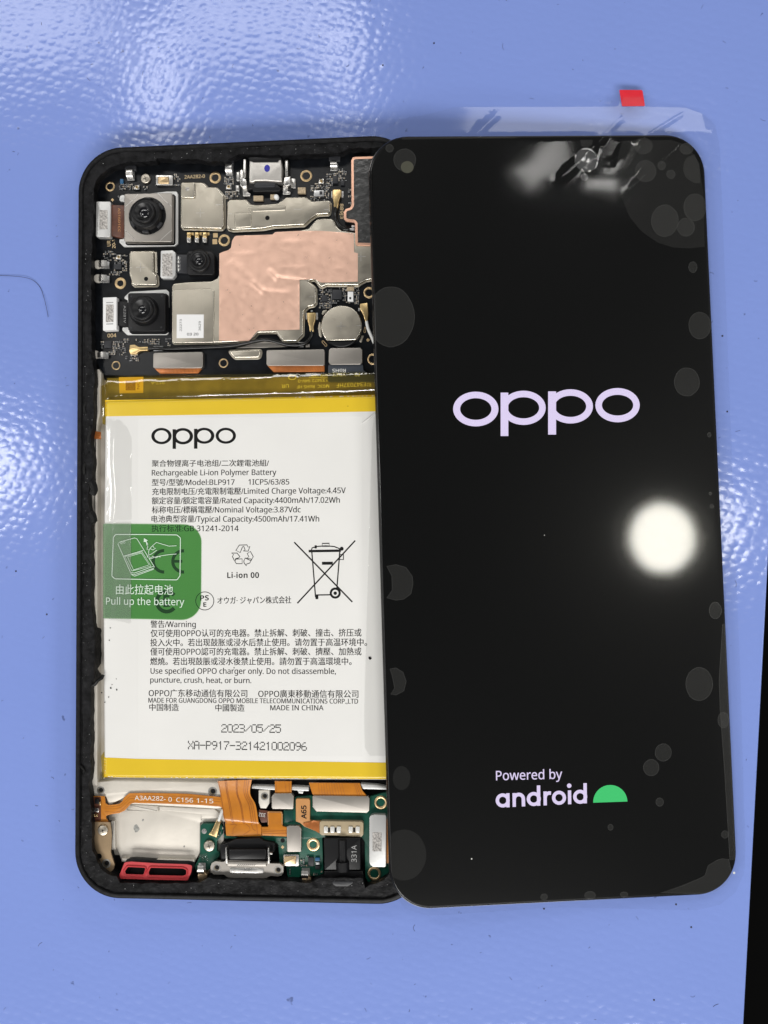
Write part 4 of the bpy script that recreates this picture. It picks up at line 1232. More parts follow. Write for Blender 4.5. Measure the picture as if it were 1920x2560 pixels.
strip_flex([(782, 138), (1252, 142), (1275, 210), (1318, 262), (828, 258), (812, 235)], 4.7, [((870 + 24 * i, 142), (880 + 26 * i, 255)) for i in range(10)] + [((1200 + 14 * i, 142), (1235 + 20 * i, 255)) for i in range(3)])
plate('B2', [(815, 262), (830, 255), (1330, 262), (1342, 278), (1340, 392), (1318, 414), (850, 402), (816, 360)], 5.0, M_nick2, .12, z0=4.0)
f = MB().slab(fillet(X('B2', [(662, 290), (674, 284), (782, 286), (792, 298), (790, 480), (800, 490), (890, 490), (892, 608), (840, 580), (740, 540), (700, 505), (662, 492)], 4.7), .15), 4.7, 4.0, M_tan, .06).build('flex_cable', phone)
t = MB().text('A65', X1('B2', 758, 470, 4.73), X1('B2', 758, 345, 4.73), 44 * mmpp('B2'), 4.73, M_ink, .03); t.build('lettering', f)
o = MB().sheet(X('B2', [(725, 510), (830, 485), (880, 495), (878, 600), (830, 572), (740, 535)], 4.85), lambda x, y: 4.86 + .18 * fbm(x, y, .8), M_orange2, .4); o.build('crinkled_flex', f)
z = 5.0
cp = MB().slab(fillet(X('B2', [(880, 500), (900, 488), (1270, 494), (1285, 510), (1284, 615), (1268, 636), (900, 622), (880, 605)], z), .3), z, 4.0, mat('amber_plate', (.42, .34, .22), .3, var=(300, .1)), .15).build('contact_carrier', phone)
for x in (938, 998, 1057, 1166, 1232):
    q = fillet(X('B2', rect(x - 20, 540, x + 20, 602), z + .3), .25)
    MB().slab(q, z + .3, z - .1, mat('pearl_contact', (.80, .79, .75), .25, .3) if x == 938 else bpy.data.materials['pearl_contact'], .2).build('contact_pad', cp)
for x in (968, 1028, 1200):
    MB().slab(X('B2', rect(x - 9, 550, x + 9, 592), z + .03), z + .03, z - .1, M_dark).build('slot', cp)
# black audio jack body
z = 5.6
jk = MB().slab(fillet(X('B2', [(922, 650), (1255, 648), (1258, 940), (925, 942)], z), .15), z, 3.0, M_black, .15)
jk = jk.build('jack_body', phone)
c0, c1_ = X1('B2', 1090, 660, z), X1('B2', 1095, 880, z)
MB().tube([(c0[0], c0[1], z - .25), (c1_[0], c1_[1], z - .25)], .95, M_black, 16).build('jack_barrel', jk)
c0, c1_ = X1('B2', 1092, 860, z), X1('B2', 1095, 945, z)
MB().tube([(c0[0], c0[1], z - .25), (c1_[0], c1_[1], z - .25)], 1.5, M_black, 8).build('jack_collar', jk)
MB().slab(X('B2', [(925, 950), (1280, 952), (1280, 1005), (925, 1015)], 5.3), 5.3, 3.0, M_black, .15).build('jack_flange', jk)
MB().slab(fillet(X('B2', [(998, 1045), (1195, 1045), (1180, 1070), (1140, 1092), (1030, 1092), (1000, 1070)], 6.85), .2), 6.85, 6.0, M_chip, .08).build('jack_latch', jk)
MB().slab(X('B2', [(925, 1018), (1280, 1008), (1280, 1025), (925, 1032)], 5.4), 5.4, 3.0, M_chip, .05).build('jack_seal', jk)
t = MB().text('331A', X1('B2', 1222, 868, z + .03), X1('B2', 1222, 712, z + .03), 46 * mmpp('B2'), z + .03, M_grey)
t.build('lettering', jk)
# upright silver plate at far right of the sub board
p = plate('B2', [(1340, 460), (1352, 440), (1385, 430), (1490, 432), (1496, 445), (1494, 905), (1480, 915), (1370, 912), (1345, 890), (1338, 870)], 5.2, M_bracket, .25, z0=4.0)
etched('B2', [(1368, 592), (1453, 592), (1453, 768), (1368, 768)], 5.215, p)
strip_flex([(1496, 470), (1530, 475), (1530, 880), (1496, 880)], 4.6, [((1500, 500 + 30 * i), (1528, 500 + 30 * i)) for i in range(12)])
# metal tabs beside the ribbon
o = MB().slab(fillet(X('B2', [(318, 205), (420, 203), (418, 325), (388, 375), (335, 372), (318, 320)], 4.5), .2), 4.5, 3.0, M_alu, .15); o.build('metal_tab', phone)
hole('B2', 374, 262, 36, 4.52)
for q in ([(255, 165), (470, 172), (470, 205), (255, 190)], [(622, 172), (780, 180), (780, 215), (622, 205)], [(1258, 150), (1400, 160), (1500, 180), (1500, 200), (1280, 195)], [(672, 205), (735, 212), (725, 238), (690, 235)]):
    MB().slab(X('B2', q, 4.4), 4.4, 2.8, M_bracket, .12).build('metal_tab', phone)
# USB port: steel cradle, black housing, rubber block
z = 5.0
MB().slab(fillet(X('B2', [(-40, 705), (20, 690), (110, 655), (330, 645), (368, 672), (468, 692), (466, 770), (430, 800), (430, 860), (-30, 860)], z), .35), z, 3.0, M_black, .25).build('port_housing', phone)
pb = MB().slab(fillet(X('B2', [(40, 758), (55, 748), (380, 748), (390, 762), (386, 842), (60, 848), (42, 838)], 5.9), .2), 5.9, 4.8, M_black, .2).build('port_housing', phone)
z = 5.5
lug = [('B1', q) for q in ((1436, 1020), (1450, 985), (1490, 968), (1570, 975))] + [('B2', q) for q in ((22, 850), (405, 862), (425, 880), (515, 882), (546, 910), (548, 960), (530, 992), (498, 998), (430, 994), (390, 1012), (300, 1016), (60, 1014), (22, 1000))] + [('B1', q) for q in ((1575, 1104), (1470, 1104), (1440, 1075))]
lg = fillet([X(s, [q], z)[0] for s, q in lug], .3)
hl = circle(X1('B1', 1500, 1036, z), .78, 20); hr = circle(X1('B2', 498, 942, z), .78, 20)
usb = MB().plate(lg, [hl, hr], z, 4.6, M_nick2).build('port_cradle', phone)
MB().slab(inset(lg, .2), 4.6, 3.2, M_dark).build('port_base', phone)
hole('B1', 1500, 1036, 42, z, usb); hole('B2', 498, 942, 38, z, usb)
MB().slab(fillet(X('B2', [(22, 862), (395, 870), (392, 912), (22, 905)], z + .25), .3), z + .25, z - .1, M_nick2, .2).build('port_shell', usb)
MB().slab(fillet(X('B2', [(48, 918), (368, 924), (362, 975), (52, 970)], z + .12), .3), z + .12, z - .1, M_steel, .1).build('port_shell', usb)
t = MB()
for i in range(9): t.ribbon(X('B2', [(122 + 19 * i, 902), (136 + 19 * i, 888)], z + .265), .14, z + .265, M_chip)
t.build('stamped_marks', usb)
for q in ([(405, 740), (414, 735), (418, 880), (405, 880)], [(12, 735), (24, 730), (30, 880), (14, 880)], [(418, 780), (448, 785), (440, 798), (418, 795)]):
    MB().slab(X('B2', q, 6.3), 6.3, 4.6, M_steel, .06).build('port_arm', usb)

# ================================================================== battery
bc = X1('N', 640, 1475, 3)
batt = thing('phone_battery', 'white and yellow battery pack with green pull tab, filling the middle of the opened phone', 'battery', (bc[0], bc[1], FLOOR + .05))
ZB = 6.25
body = X('N', [(262, 1000), (600, 993), (1012, 985), (1012, 1948), (962, 1951), (600, 1948), (290, 1946), (259, 1944), (256, 1480)], ZB)
bb = fillet(body, 1.0, 4)
MB().slab(bb, ZB, FLOOR + .05, M_label, .75, n=5).build('cell', batt)
yt = X('N', [(262, 1000), (600, 993), (1012, 985), (1012, 1026), (938, 1028.5), (640, 1034.5), (261, 1041)], ZB)
yb = X('N', [(258, 1893), (340, 1897), (640, 1902), (961, 1906.5), (1012, 1907), (1012, 1948), (962, 1951), (600, 1948), (290, 1946), (259, 1944)], ZB)
def wrapband(p, name):
    """tape wrapped over the end of the cell, following its rounded edge"""
    e = inset(ccw(p), -.03)
    def h(x, y):
        d = min_d(x, y)
        return ZB + .035 - (0 if d > .75 else .75 - math.sqrt(max(0, .75 ** 2 - (.75 - d) ** 2)))
    o = MB().sheet(p, h, M_yellow, .32)
    return o
ccb = ccw(bb)
def min_d(x, y):
    best = 9.
    for i in range(len(ccb)):
        a, b = ccb[i], ccb[(i + 1) % len(ccb)]
        ex, ey = b[0] - a[0], b[1] - a[1]
        L2 = ex * ex + ey * ey
        if L2 < 1e-9: continue
        t = max(0, min(1, ((x - a[0]) * ex + (y - a[1]) * ey) / L2))
        d = math.hypot(x - a[0] - t * ex, y - a[1] - t * ey)
        if d < best: best = d
    return best
o = wrapband([q for q in yt], 'yellow_tape'); o.build('yellow_tape', batt)
o = wrapband([q for q in yb], 'yellow_tape'); o.build('yellow_tape', batt)
# protection circuit strip under brown tape at the head of the battery
zz = 4.2
pc = MB().slab(X('N', [(268, 945), (1000, 938), (1000, 990), (268, 998)], zz), zz, FLOOR + .3, mat('olive_board', (.25, .20, .075), .4, var=(250, .25)), .1).build('protection_board', batt)
MB().slab(X('M1', [(486, 262), (740, 258), (738, 425), (492, 430)], zz + .05), zz + .05, zz - .05, M_lab2).build('orange_sticker', pc)
t = MB(); z2 = zz + .07
t.flat(X('M1', [(556, 300), (660, 300), (658, 398), (556, 398)], z2), [], z2, mat('mottled_brown_print', (.42, .22, .02), .5, var=(4200, .5)))
t.text('NC', X1('M1', 700, 385, z2), X1('M1', 700, 305, z2), 28 * mmpp('M1'), z2, M_oline)
k = mmpp('R5')
for body_, a, b, h_ in (('E347037HF', (1425, 285), (1042, 305), 52), ('94V-0', (1172, 235), (972, 245), 44), ('RU', (1490, 292), (1440, 296), 50), ('UR', (425, 312), (332, 318), 46), ('M03C  RoHS HF', (948, 318), (528, 330), 40), ('133472 94V-0', (930, 240), (545, 255), 38), ('G0010001', (925, 190), (690, 195), 38), ('917-A', (0, 0), (0, 0), 0)):
    if h_: t.text(body_, X1('R5', *a, z2), X1('R5', *b, z2), h_ * k, z2, M_ytext, .01)
t.text('917-A', X1('M1', 960, 305, z2), X1('M1', 820, 308, z2), 28 * mmpp('M1'), z2, M_ytext)
c = X1('R5', 470, 225, z2); t.flat(circle(c, 55 * k, 20, 34 * k), [circle(c, 44 * k, 20, 25 * k)], z2, M_ytext)
t.build('lettering', pc)
ktop = [X1('N', 262, 941, 5)[1], X1('N', 262, 1048, 6)[1]]
prof = [(0, 4.4), (.05, 4.93), (.09, 5.13), (.18, 5.335), (.32, 5.42), (.48, 5.42), (.56, 5.05), (.60, 4.6), (.64, 5.1), (.68, 6.05), (.74, 6.34), (1.0, 6.36), (1.2, 6.36)]
def kz(x, y):
    tilt = (x + 31) * .012
    v = (ktop[0] + tilt * 0.9 - y) / (ktop[0] - ktop[1]) + .012 * fbm(x, 1.0, .25, 2)
    v = max(0, min(1.19, v))
    for (a, za), (b, zb_) in zip(prof, prof[1:]):
        if a <= v <= b:
            s = (v - a) / (b - a)
            zq = za + (zb_ - za) * s
            break
    fade = max(0, 1 - abs(v - .3) / .35)
    return zq + .10 * fade * fbm(x, y * .5, .22, 2) + .012 * fbm(x, y, .6, 2)
kap = X('N', [(262, 940), (300, 937), (640, 934), (1000, 930), (1000, 996), (640, 1003), (263, 1008)], 5.5)
MB().sheet(kap, kz, M_kapton, .3).build('brown_tape', batt)
# clear wrap along the left edge, with a raised fold running down it
xr = X1('N', 287, 1200, ZB)[0]
for q in ([(266, 1046), (300, 1050), (318, 1068), (329, 1095), (329, 1300), (266, 1302)], [(264, 1305), (329, 1303), (328, 1560), (262, 1545)]):
    p = fillet(X('N', q, ZB + .09), .5)
    MB().sheet(p, lambda x, y: ZB + .04 + .02 * (1 + fbm(x, y, .3, 2)) + .16 * math.exp(-((x - xr - .25 * math.sin(y * .35)) / .55) ** 2), M_tape, .4).build('clear_tape', batt)
q = X('N', [(930, 1080), (935, 1040), (1005, 1025), (1005, 1890), (925, 1890), (912, 1870), (910, 1790)], ZB + .09)
MB().sheet(fillet(q, .5), lambda x, y: ZB + .05 + .035 * (1 + fbm(x, y, .4, 2)), M_tape, .6).build('clear_tape', batt)
# crease in the clear wrap near the upper right corner
a, b = X('R5', [(1375, 820), (1540, 690)], ZB)
MB().tube([(a[0], a[1], ZB - .02), ((a[0] + b[0]) / 2, (a[1] + b[1]) / 2 - .1, ZB + .06), (b[0], b[1], ZB)], .16, M_label, 8).build('crease', batt)
# loose wrap edges on the left flank
for q in ([(253, 965), (262, 960), (262, 1060), (256, 1060)], [(252, 1890), (259, 1880), (262, 1945), (255, 1948)]):
    MB().slab(X('N', q, 5.2), 5.2, 3.2, M_kapton, .1).build('brown_tape', batt)

# printing on the label
ZT = ZB + .02
lab = MB().flat(X('N', [(345, 1045), (905, 1040), (905, 1890), (345, 1890)], ZB + .008), [], ZB + .008, M_label).build('label', batt)
def line(body_, s, a, b, h_, m=M_ink, bold=0., z=None, par=None, heavy=False, faux=0.):
    zq = z or ZT
    MB().text(body_, X1(s, *a, zq), X1(s, *b, zq), h_ * mmpp(s, zq), zq, m, bold, heavy, faux).build('lettering', par or lab)
def oppo(o, s, rings_, stems, zf, m, rot=0.):
    for (cx, cy), (ax, ay), (bx, by) in rings_:
        n_ = 40
        O = [(cx + ax * math.cos(2 * PI * k / n_), cy + ay * math.sin(2 * PI * k / n_)) for k in range(n_)]
        I = [(cx + bx * math.cos(2 * PI * k / n_), cy + by * math.sin(2 * PI * k / n_)) for k in range(n_)]
        o.flat(zf(s, O), [zf(s, I)], o.zz, m)
    for x0, x1, y0, y1 in stems:
        o.zz += .004
        o.flat(zf(s, rect(x0, y0, x1, y1)), [], o.zz, m)
o = MB(); o.zz = ZT
oppo(o, 'K1', [((165, 130), (66, 53), (45, 37)), ((304, 131), (66, 53), (44, 36)), ((442, 128), (66, 52), (44, 36)), ((582, 128), (66, 52), (46, 36))], [(237, 259, 86, 213), (376, 398, 83, 212)], lambda s, p: X(s, p, ZT), M_ink)
o.build('logo', lab)
for a in (('聚合物锂离子电池组/二次鋰電池組/', 'K1', (102, 325), (860, 322), 34), ('Rechargeable Li-ion Polymer Battery', 'K1', (102, 386), (908, 382), 36), ('型号/型號/Model:BLP917', 'K1', (102, 449), (638, 446), 35), ('1ICP5/63/85', 'K1', (728, 445), (992, 444), 35),
          ('充电限制电压/充電限制電壓/Limited Charge Voltage:4.45V', 'K1', (104, 509), (1358, 500), 36), ('额定容量/額定電容量/Rated Capacity:4400mAh/17.02Wh', 'K1', (102, 568), (1320, 562), 36), ('标称电压/標稱電壓/Nominal Voltage:3.87Vdc', 'K1', (102, 627), (1066, 624), 36),
          ('电池典型容量/Typical Capacity:4500mAh/17.41Wh', 'K1', (100, 686), (1186, 684), 36), ('执行标准:GB 31241-2014', 'K1', (100, 747), (664, 746), 36),
          ('警告/Warning', 'K3', (94, 98), (386, 98), 36), ('仅可使用OPPO认可的充电器。禁止拆解、刺破、撞击、挤压或', 'K3', (94, 158), (1460, 154), 38), ('投入火中。若出现鼓胀或浸水后禁止使用。请勿置于高温环境中。', 'K3', (92, 218), (1496, 216), 38), ('僅可使用OPPO認可的充電器。禁止拆解、刺破、擠壓、加熱或', 'K3', (92, 277), (1460, 276), 38), ('燃燒。若出現鼓脹或浸水後禁止使用。請勿置于高溫環境中。', 'K3', (92, 340), (1396, 340), 38),
          ('Use specified OPPO charger only. Do not disassemble,', 'K3', (94, 400), (1294, 402), 36), ('puncture, crush, heat, or burn.', 'K3', (92, 457), (746, 461), 34), ('OPPO广东移动通信有限公司', 'K3', (82, 545), (720, 549), 38), ('OPPO廣東移動通信有限公司', 'K3', (792, 550), (1440, 552), 38),
          ('MADE FOR GUANGDONG OPPO MOBILE TELECOMMUNICATIONS CORP.,LTD', 'K3', (80, 587), (1438, 594), 30), ('中国制造', 'K3', (86, 636), (276, 638), 36), ('中國製造', 'K3', (514, 640), (702, 641), 36), ('MADE IN CHINA', 'K3', (870, 637), (1214, 637), 32),
          ('オウガ· ジャパン株式会社', 'K2', (210, 626), (822, 620), 46)):
    line(*a[:5], M_ink, faux=.045)
line('Li-ion 00', 'K2', (292, 415), (556, 414), 46, M_ink, heavy=True)
line('PS', 'K2', (68, 602), (140, 600), 42, M_ink, heavy=True)
line('E', 'K2', (94, 654), (120, 653), 36, M_ink, heavy=True)
o = MB()
c = [(106 + 78 * math.cos(2 * PI * k / 40), 605 + 78 * math.sin(2 * PI * k / 40)) for k in range(40)]
ci = [(106 + 72 * math.cos(2 * PI * k / 40), 605 + 72 * math.sin(2 * PI * k / 40)) for k in range(40)]
o.flat(X('K2', c, ZT), [X('K2', ci, ZT)], ZT, M_ink)
o.build('approval_mark', lab)
# dot matrix print
DOT = {'0': '01110 10001 10001 10001 10001 10001 01110', '1': '00100 01100 00100 00100 00100 00100 00100', '2': '01110 10001 00001 00110 01000 10000 11111', '3': '11110 00001 00001 01110 00001 00001 11110', '4': '00010 00110 01010 10010 11111 00010 00010',
       '5': '11111 10000 11110 00001 00001 10001 01110', '6': '00110 01000 10000 11110 10001 10001 01110', '7': '11111 00001 00010 00100 00100 01000 01000', '9': '01110 10001 10001 01111 00001 00010 01100', '/': '00000 00001 00010 00100 01000 10000 00000',
       '-': '00000 00000 00000 11111 00000 00000 00000', 'X': '10001 10001 01010 00100 01010 10001 10001', 'A': '01110 10001 10001 11111 10001 10001 10001', 'P': '11110 10001 10001 11110 10000 10000 10000'}
def dots(txt, s, x0, y0, x1, y1, h_):
    """dot printed line from x0 to x1, top edge y0 -> y1"""
    o = MB()
    adv = (x1 - x0) / (len(txt) - .25)
    for i, ch in enumerate(txt):
        for r, row in enumerate(DOT[ch].split()):
            for q, b in enumerate(row):
                if b == '1':
                    x = x0 + adv * i + adv * .75 * (q / 4)
                    y = y0 + (y1 - y0) * (x - x0) / (x1 - x0) + h_ * r / 6
                    c = X1(s, x, y, ZT)
                    o.flat(circle(c, 4.3 * mmpp(s, ZT), 6), [], ZT, M_ink)
    o.build('lettering', lab)
dots('2023/05/25', 'K4', 556, 108, 936, 110, 48)
dots('XA-P917-321421002096', 'K4', 340, 216, 1104, 226, 48)
# recycling triangle and crossed-out bin
o = MB()
def strokes(s, polys, wd, m=M_ink, z=None, closed=True):
    zq = z or ZT
    for p in polys:
        o.ribbon(X(s, p, zq), wd, zq, m, closed)
W_ = .17
strokes('K2', [[(364, 186), (392, 142), (456, 140), (466, 160), (480, 152), (466, 192), (425, 190), (440, 180), (428, 150), (418, 158), (400, 204)],
               [(328, 208), (374, 208), (398, 240), (386, 248), (360, 256), (352, 272), (335, 236), (345, 220)],
               [(416, 256), (416, 296), (368, 296), (356, 276), (366, 258)],
               [(458, 212), (484, 194), (508, 238), (490, 272), (446, 252), (472, 240)],
               [(430, 274), (440, 250), (492, 258), (480, 290), (452, 300), (452, 314), (432, 290)]], W_)
o.build('recycling_symbol', lab)
o = MB()
strokes('K2', [[(848, 118), (1330, 614)], [(1354, 104), (874, 624)]], .30, closed=False, z=ZT)
strokes('K2', [[(994, 200), (1025, 575)], [(1226, 195), (1202, 500)], [(1030, 556), (1150, 554)]], .26, closed=False, z=ZT + .004)
strokes('K2', [[(968, 192), (1235, 188)]], .52, closed=False, z=ZT + .008)
strokes('K2', [[(990, 184), (996, 166), (1030, 154), (1110, 148), (1180, 154), (1220, 170), (1232, 184)]], .22, closed=False, z=ZT + .012)
strokes('K2', [[(1080, 128), (1138, 127), (1138, 152), (1080, 152)], [(1222, 220), (1256, 220), (1256, 262), (1226, 262)]], .22, z=ZT + .016)
strokes('K2', [[(1078, 293), (1168, 292)]], .62, closed=False, z=ZT + .012)
strokes('K2', [[(1036, 556), (1036, 590)]], .6, closed=False, z=ZT + .02)
strokes('K2', [[(1026, 144), (1026, 170)]], .45, closed=False, z=ZT + .02)
for cx, cy, ro, ri in ((1188, 540, 46, 28), (1188, 541, 14, 0), (1242, 172, 16, 0)):
    cc_ = [(cx + ro * math.cos(2 * PI * k / 30), cy + ro * math.sin(2 * PI * k / 30)) for k in range(30)]
    hh = [[(cx + ri * math.cos(2 * PI * k / 30), cy + ri * math.sin(2 * PI * k / 30)) for k in range(30)]] if ri else []
    o.flat(X('K2', cc_, ZT + .024), [X('K2', q, ZT + .024) for q in hh], ZT + .024, M_ink)
o.build('bin_symbol', lab)
# CE mark and ring mark, later covered by the pull tab
o = MB()
def arc(cx, cy, r, a0, a1, n_=24, ry=None):
    return [(cx + r * math.cos(R(a0 + (a1 - a0) * k / n_)), cy + (ry or r) * math.sin(R(a0 + (a1 - a0) * k / n_))) for k in range(n_ + 1)]
o.ribbon(X('M2', [(868, 364)] + arc(868, 465, 101, -90, -270) + [(868, 566)], ZT), 30 * mmpp('M2'), ZT, M_ink)
o.ribbon(X('M2', [(1056, 366)] + arc(1050, 466, 100, -90, -270) + [(1056, 566)], ZT), 30 * mmpp('M2'), ZT, M_ink)
o.ribbon(X('M2', [(950, 465), (1040, 465)], ZT), 26 * mmpp('M2'), ZT + .004, M_ink)
o.ribbon(X('M2', arc(892, 845, 92, -40, -320 - 0, 30, 94), ZT), 36 * mmpp('M2'), ZT, M_ink)
o.build('approval_mark', lab)
line('E', 'M2', (862, 890), (922, 888), 100, M_ink, .05)
# ink specks and dirt on the label
sp = MB()
for s, x, y, r in (('K3', 1515, 298, 9), ('K3', 1522, 300, 6), ('LF', 445, 1015, 9), ('LF', 460, 975, 6), ('LF', 515, 1035, 8), ('LF', 422, 1118, 6), ('LF', 378, 1180, 6), ('LF', 342, 1068, 8), ('LF', 510, 910, 5), ('LF', 440, 322, 6), ('LF', 430, 465, 6), ('K3', 635, 362, 4), ('R5', 1190, 598, 5)):
    c = X1(s, x, y, ZB + .1)
    u = r * mmpp(s)
    sp.slab([(c[0] + u * random.uniform(.6, 1.3) * math.cos(a), c[1] + u * random.uniform(.6, 1.5) * math.sin(a)) for a in [2 * PI * k / 8 for k in range(8)]], ZB + .1, ZB + .06, M_ink)
sp.build('dirt_specks', batt, kind='stuff')

# green pull tab
ZP = ZB + .16
g_ = [(292, 112), (700, 114), (1050, 118)] + arc(1050, 290, 170, -85, -5, 10, 172) + [(1216, 800)] + arc(1030, 840, 185, 5, 92, 10, 178) + [(700, 1010), (292, 1003)]
tab = MB().sheet(X('M2', g_, ZP), lambda x, y: ZP - .015 + .02 * fbm(x, y, .25, 2), M_pull, .8).build('pull_tab', batt)
ZG = ZP + .03
M_pw = mat('pale_green_print', (.66, .80, .68), .5)
o = MB()
lw = .16
rr_ = [(390, 240), (410, 212), (700, 212), (990, 216), (1022, 245), (1018, 600), (990, 640), (700, 636), (405, 630), (376, 605)]
o.ribbon(fillet(X('M2', rr_, ZG), .5, 5), .17, ZG, M_pw, True)
o.build('print_frame', tab)
o = MB()
for p, cl in (([(432, 300), (452, 282), (590, 244), (612, 252), (775, 515), (768, 540), (590, 605), (562, 592)], 1), ([(488, 416), (670, 362)], 0), ([(498, 420), (660, 374), (745, 510), (565, 556)], 1), ([(524, 424), (654, 386), (728, 498), (580, 546)], 1), ([(548, 572), (590, 575), (768, 512)], 0), ([(556, 585), (585, 592), (772, 530)], 0),
              ([(724, 410), (722, 370), (740, 336), (796, 286), (860, 306), (915, 322), (985, 318)], 0), ([(985, 396), (930, 400), (870, 408), (800, 420), (740, 440), (712, 425), (706, 412), (745, 398), (800, 360)], 0), ([(740, 345), (762, 358), (790, 340)], 0), ([(762, 322), (775, 338)], 0), ([(730, 420), (745, 438), (760, 415), (790, 432), (815, 420), (835, 424)], 0), ([(720, 358), (705, 340), (716, 300)], 0)):
    o.ribbon(X('M2', p, ZG), .12, ZG, M_pw, bool(cl))
o.flat(X('M2', [(678, 246), (716, 268), (702, 274), (714, 300), (718, 330), (704, 356), (706, 320), (698, 288), (690, 280), (676, 284)], ZG), [], ZG, M_pw)
for cx in (467, 492): o.ribbon(X('M2', arc(cx, 292 if cx < 480 else 286, 9, 0, 340, 10), ZG), .08, ZG, M_pw)
o.build('print_drawing', tab)
line('由此拉起电池', 'M2', (414, 768), (952, 772), 72, M_pw, .004, ZG, tab)
line('Pull up the battery', 'M2', (320, 872), (1058, 880), 66, M_pw, .004, ZG, tab)
p = fillet(X('M2', [(296, 108), (556, 110), (556, 1010), (294, 1008)], ZG + .05), .2)
MB().sheet(p, lambda x, y: ZG + .04 + .02 * fbm(x, y, .4, 2), clear('clear_tape_over_tab', (.95, .95, .95), 1.0, .15, (.6, .62, .6), .16, bump=(300, .03)), .8).build('clear_tape', batt)

# ================================================================== display
disp = thing('display_panel', 'black lit phone screen leaning on the right edge of the opened phone', 'screen', DC, DROT, local=True)
DW, DH = 70.97, 158.01
go = rrect(-DW / 2, -DH / 2, DW / 2, DH / 2, 8.2, 16)
gl = MB()
gi = gl.mi(M_screen); be = gl.mi(M_bezel)
rings = [(.8, -1.5), (.25, -1.4), (.05, -.9), (0, -.7), (0, -.35), (.12, -.12), (.35, -.02), (.6, 0)]
N = len(go)
for d, z in rings:
    gl.v += [(a, b, z) for a, b in inset(go, d)]
for k in range(len(rings) - 1):
    for i in range(N):
        a, b = k * N + i, k * N + (i + 1) % N
        gl.face((a, b, b + N, a + N), be if k < 6 else gi, True)
gl.face([(len(rings) - 1) * N + i for i in range(N)], gi)
gl.face([N - 1 - i for i in range(N)], be)
gl.build('glass', disp)
o = MB()
fi_ = o.mi(mat('black_frame_rim', (.010, .010, .011), .14, spec=.6))
out2 = inset(go, -.18)
for d, z in ((0, -1.45), (-.2, -1.3), (-.22, -.75), (-.12, -.55), (.02, -.52)):
    o.v += [(a, b, z) for a, b in inset(go, d)]
for k in range(4):
    for i in range(N):
        a, b = k * N + i, k * N + (i + 1) % N
        o.face((a, b, b + N, a + N), fi_, True)
o.build('rim', disp)
# lit pixels
ZL = .006
o = MB(); o.zz = ZL
oppo(o, 'D2', [((447, 701), (94, 72), (65, 45)), ((645, 696), (92, 71), (65, 44)), ((840, 690), (93, 71), (65, 44)), ((1035, 685), (92, 71), (65, 43))], [(550, 582, 633, 813), (747, 780, 628, 807)], lambda s, p: Y(s, p), M_lav)
o.build('boot_logo', disp)
def dtext(body_, s, a, b, h_, m, bold):
    (p0, p1) = Y(s, [a, b])
    MB().text(body_, p0, p1, h_ * mmpp(s, 6), ZL, m, bold).build('lit_lettering', disp)
dtext('Powered by', 'D4', (531, 250), (806, 243), 36, M_lav, .008)
SHEET['AN'] = (1220, 1900, 4.484)
o = MB()
def ring_at(cx, cy, ro=79, ri=41):
    f = lambda r: Y('AN', [(cx + r * math.cos(2 * PI * k / 40), cy + r * math.sin(2 * PI * k / 40)) for k in range(40)])
    o.flat(f(ro), [f(ri)], ZL, M_lav)
def stem_at(x0, x1, y0, y1, dz=.004):
    o.flat(Y('AN', [(x0, y0), (x1, y0 - 1.4), (x1 + 2, y1 - 1.4), (x0 + 2, y1)]), [], ZL + dz, M_lav)
ring_at(165, 453); stem_at(203, 241, 373, 531)
stem_at(274, 311, 372, 526)
o.ribbon(Y('AN', [(293, 436)] + [(345 + 51 * math.cos(a), 436 - 50 * math.sin(a)) for a in [PI - PI * k / 16 for k in range(17)]] + [(398, 520)]), 38 * mmpp('AN', 6), ZL + .008, M_lav)
ring_at(513, 437); stem_at(547, 585, 286, 513)
stem_at(621, 658, 353, 509)
o.ribbon(Y('AN', [(640, 425), (645, 398), (660, 378), (682, 370), (706, 371)]), 38 * mmpp('AN', 6), ZL + .008, M_lav)
ring_at(796, 423)
stem_at(895, 932, 341, 496)
o.flat(Y('AN', [(910 + 25 * math.cos(2 * PI * k / 24), 288 + 25 * math.sin(2 * PI * k / 24)) for k in range(24)]), [], ZL, M_lav)
ring_at(1033, 412); stem_at(1069, 1107, 260, 486)
o.build('lit_lettering', disp)
dome = [(934, 343)] + [(1005 + 71 * math.cos(a), 340.5 - 71 * math.sin(a)) for a in [PI - PI * k / 24 for k in range(1, 24)]] + [(1076, 338)]
MB().flat(Y('D4', dome), [], ZL, M_grn).build('lit_green_dome', disp)

# protective film
fpx = [('N', q) for q in ((932, 430), (928, 395), (930, 362), (945, 338), (1000, 292), (1060, 281), (1140, 258), (1400, 258), (1555, 258), (1555, 216), (1612, 216), (1614, 258), (1718, 260), (1760, 276), (1790, 306), (1800, 362), (1810, 603), (1833, 1203), (1844, 1500), (1853, 1720), (1860, 2000), (1864, 2100), (1862, 2180), (1840, 2230), (1800, 2262), (1740, 2276), (1400, 2268), (1070, 2290), (1010, 2270), (984, 2230), (974, 2150), (966, 1800), (950, 1300), (938, 960))]
FZ = .10
fp = fillet([Y(s, [q], FZ)[0] for s, q in fpx], 1.2)
hx, hy = DW / 2, DH / 2
def dcrease(x, y, p, q, wd, amp):
    """sharp fold: a roof-shaped ridge along p-q that fades out at both ends"""
    d = q - p
    L = d.length
    d = d / L
    u = Vector((x, y)) - p
    t = u.dot(d) / L
    s = abs(u.x * d.y - u.y * d.x)
    if t < -.15 or t > 1.15 or s > wd: return 0
    return amp * (1 - s / wd) * min(1, (t + .15) / .25) * min(1, (1.15 - t) / .25)
DCR = []
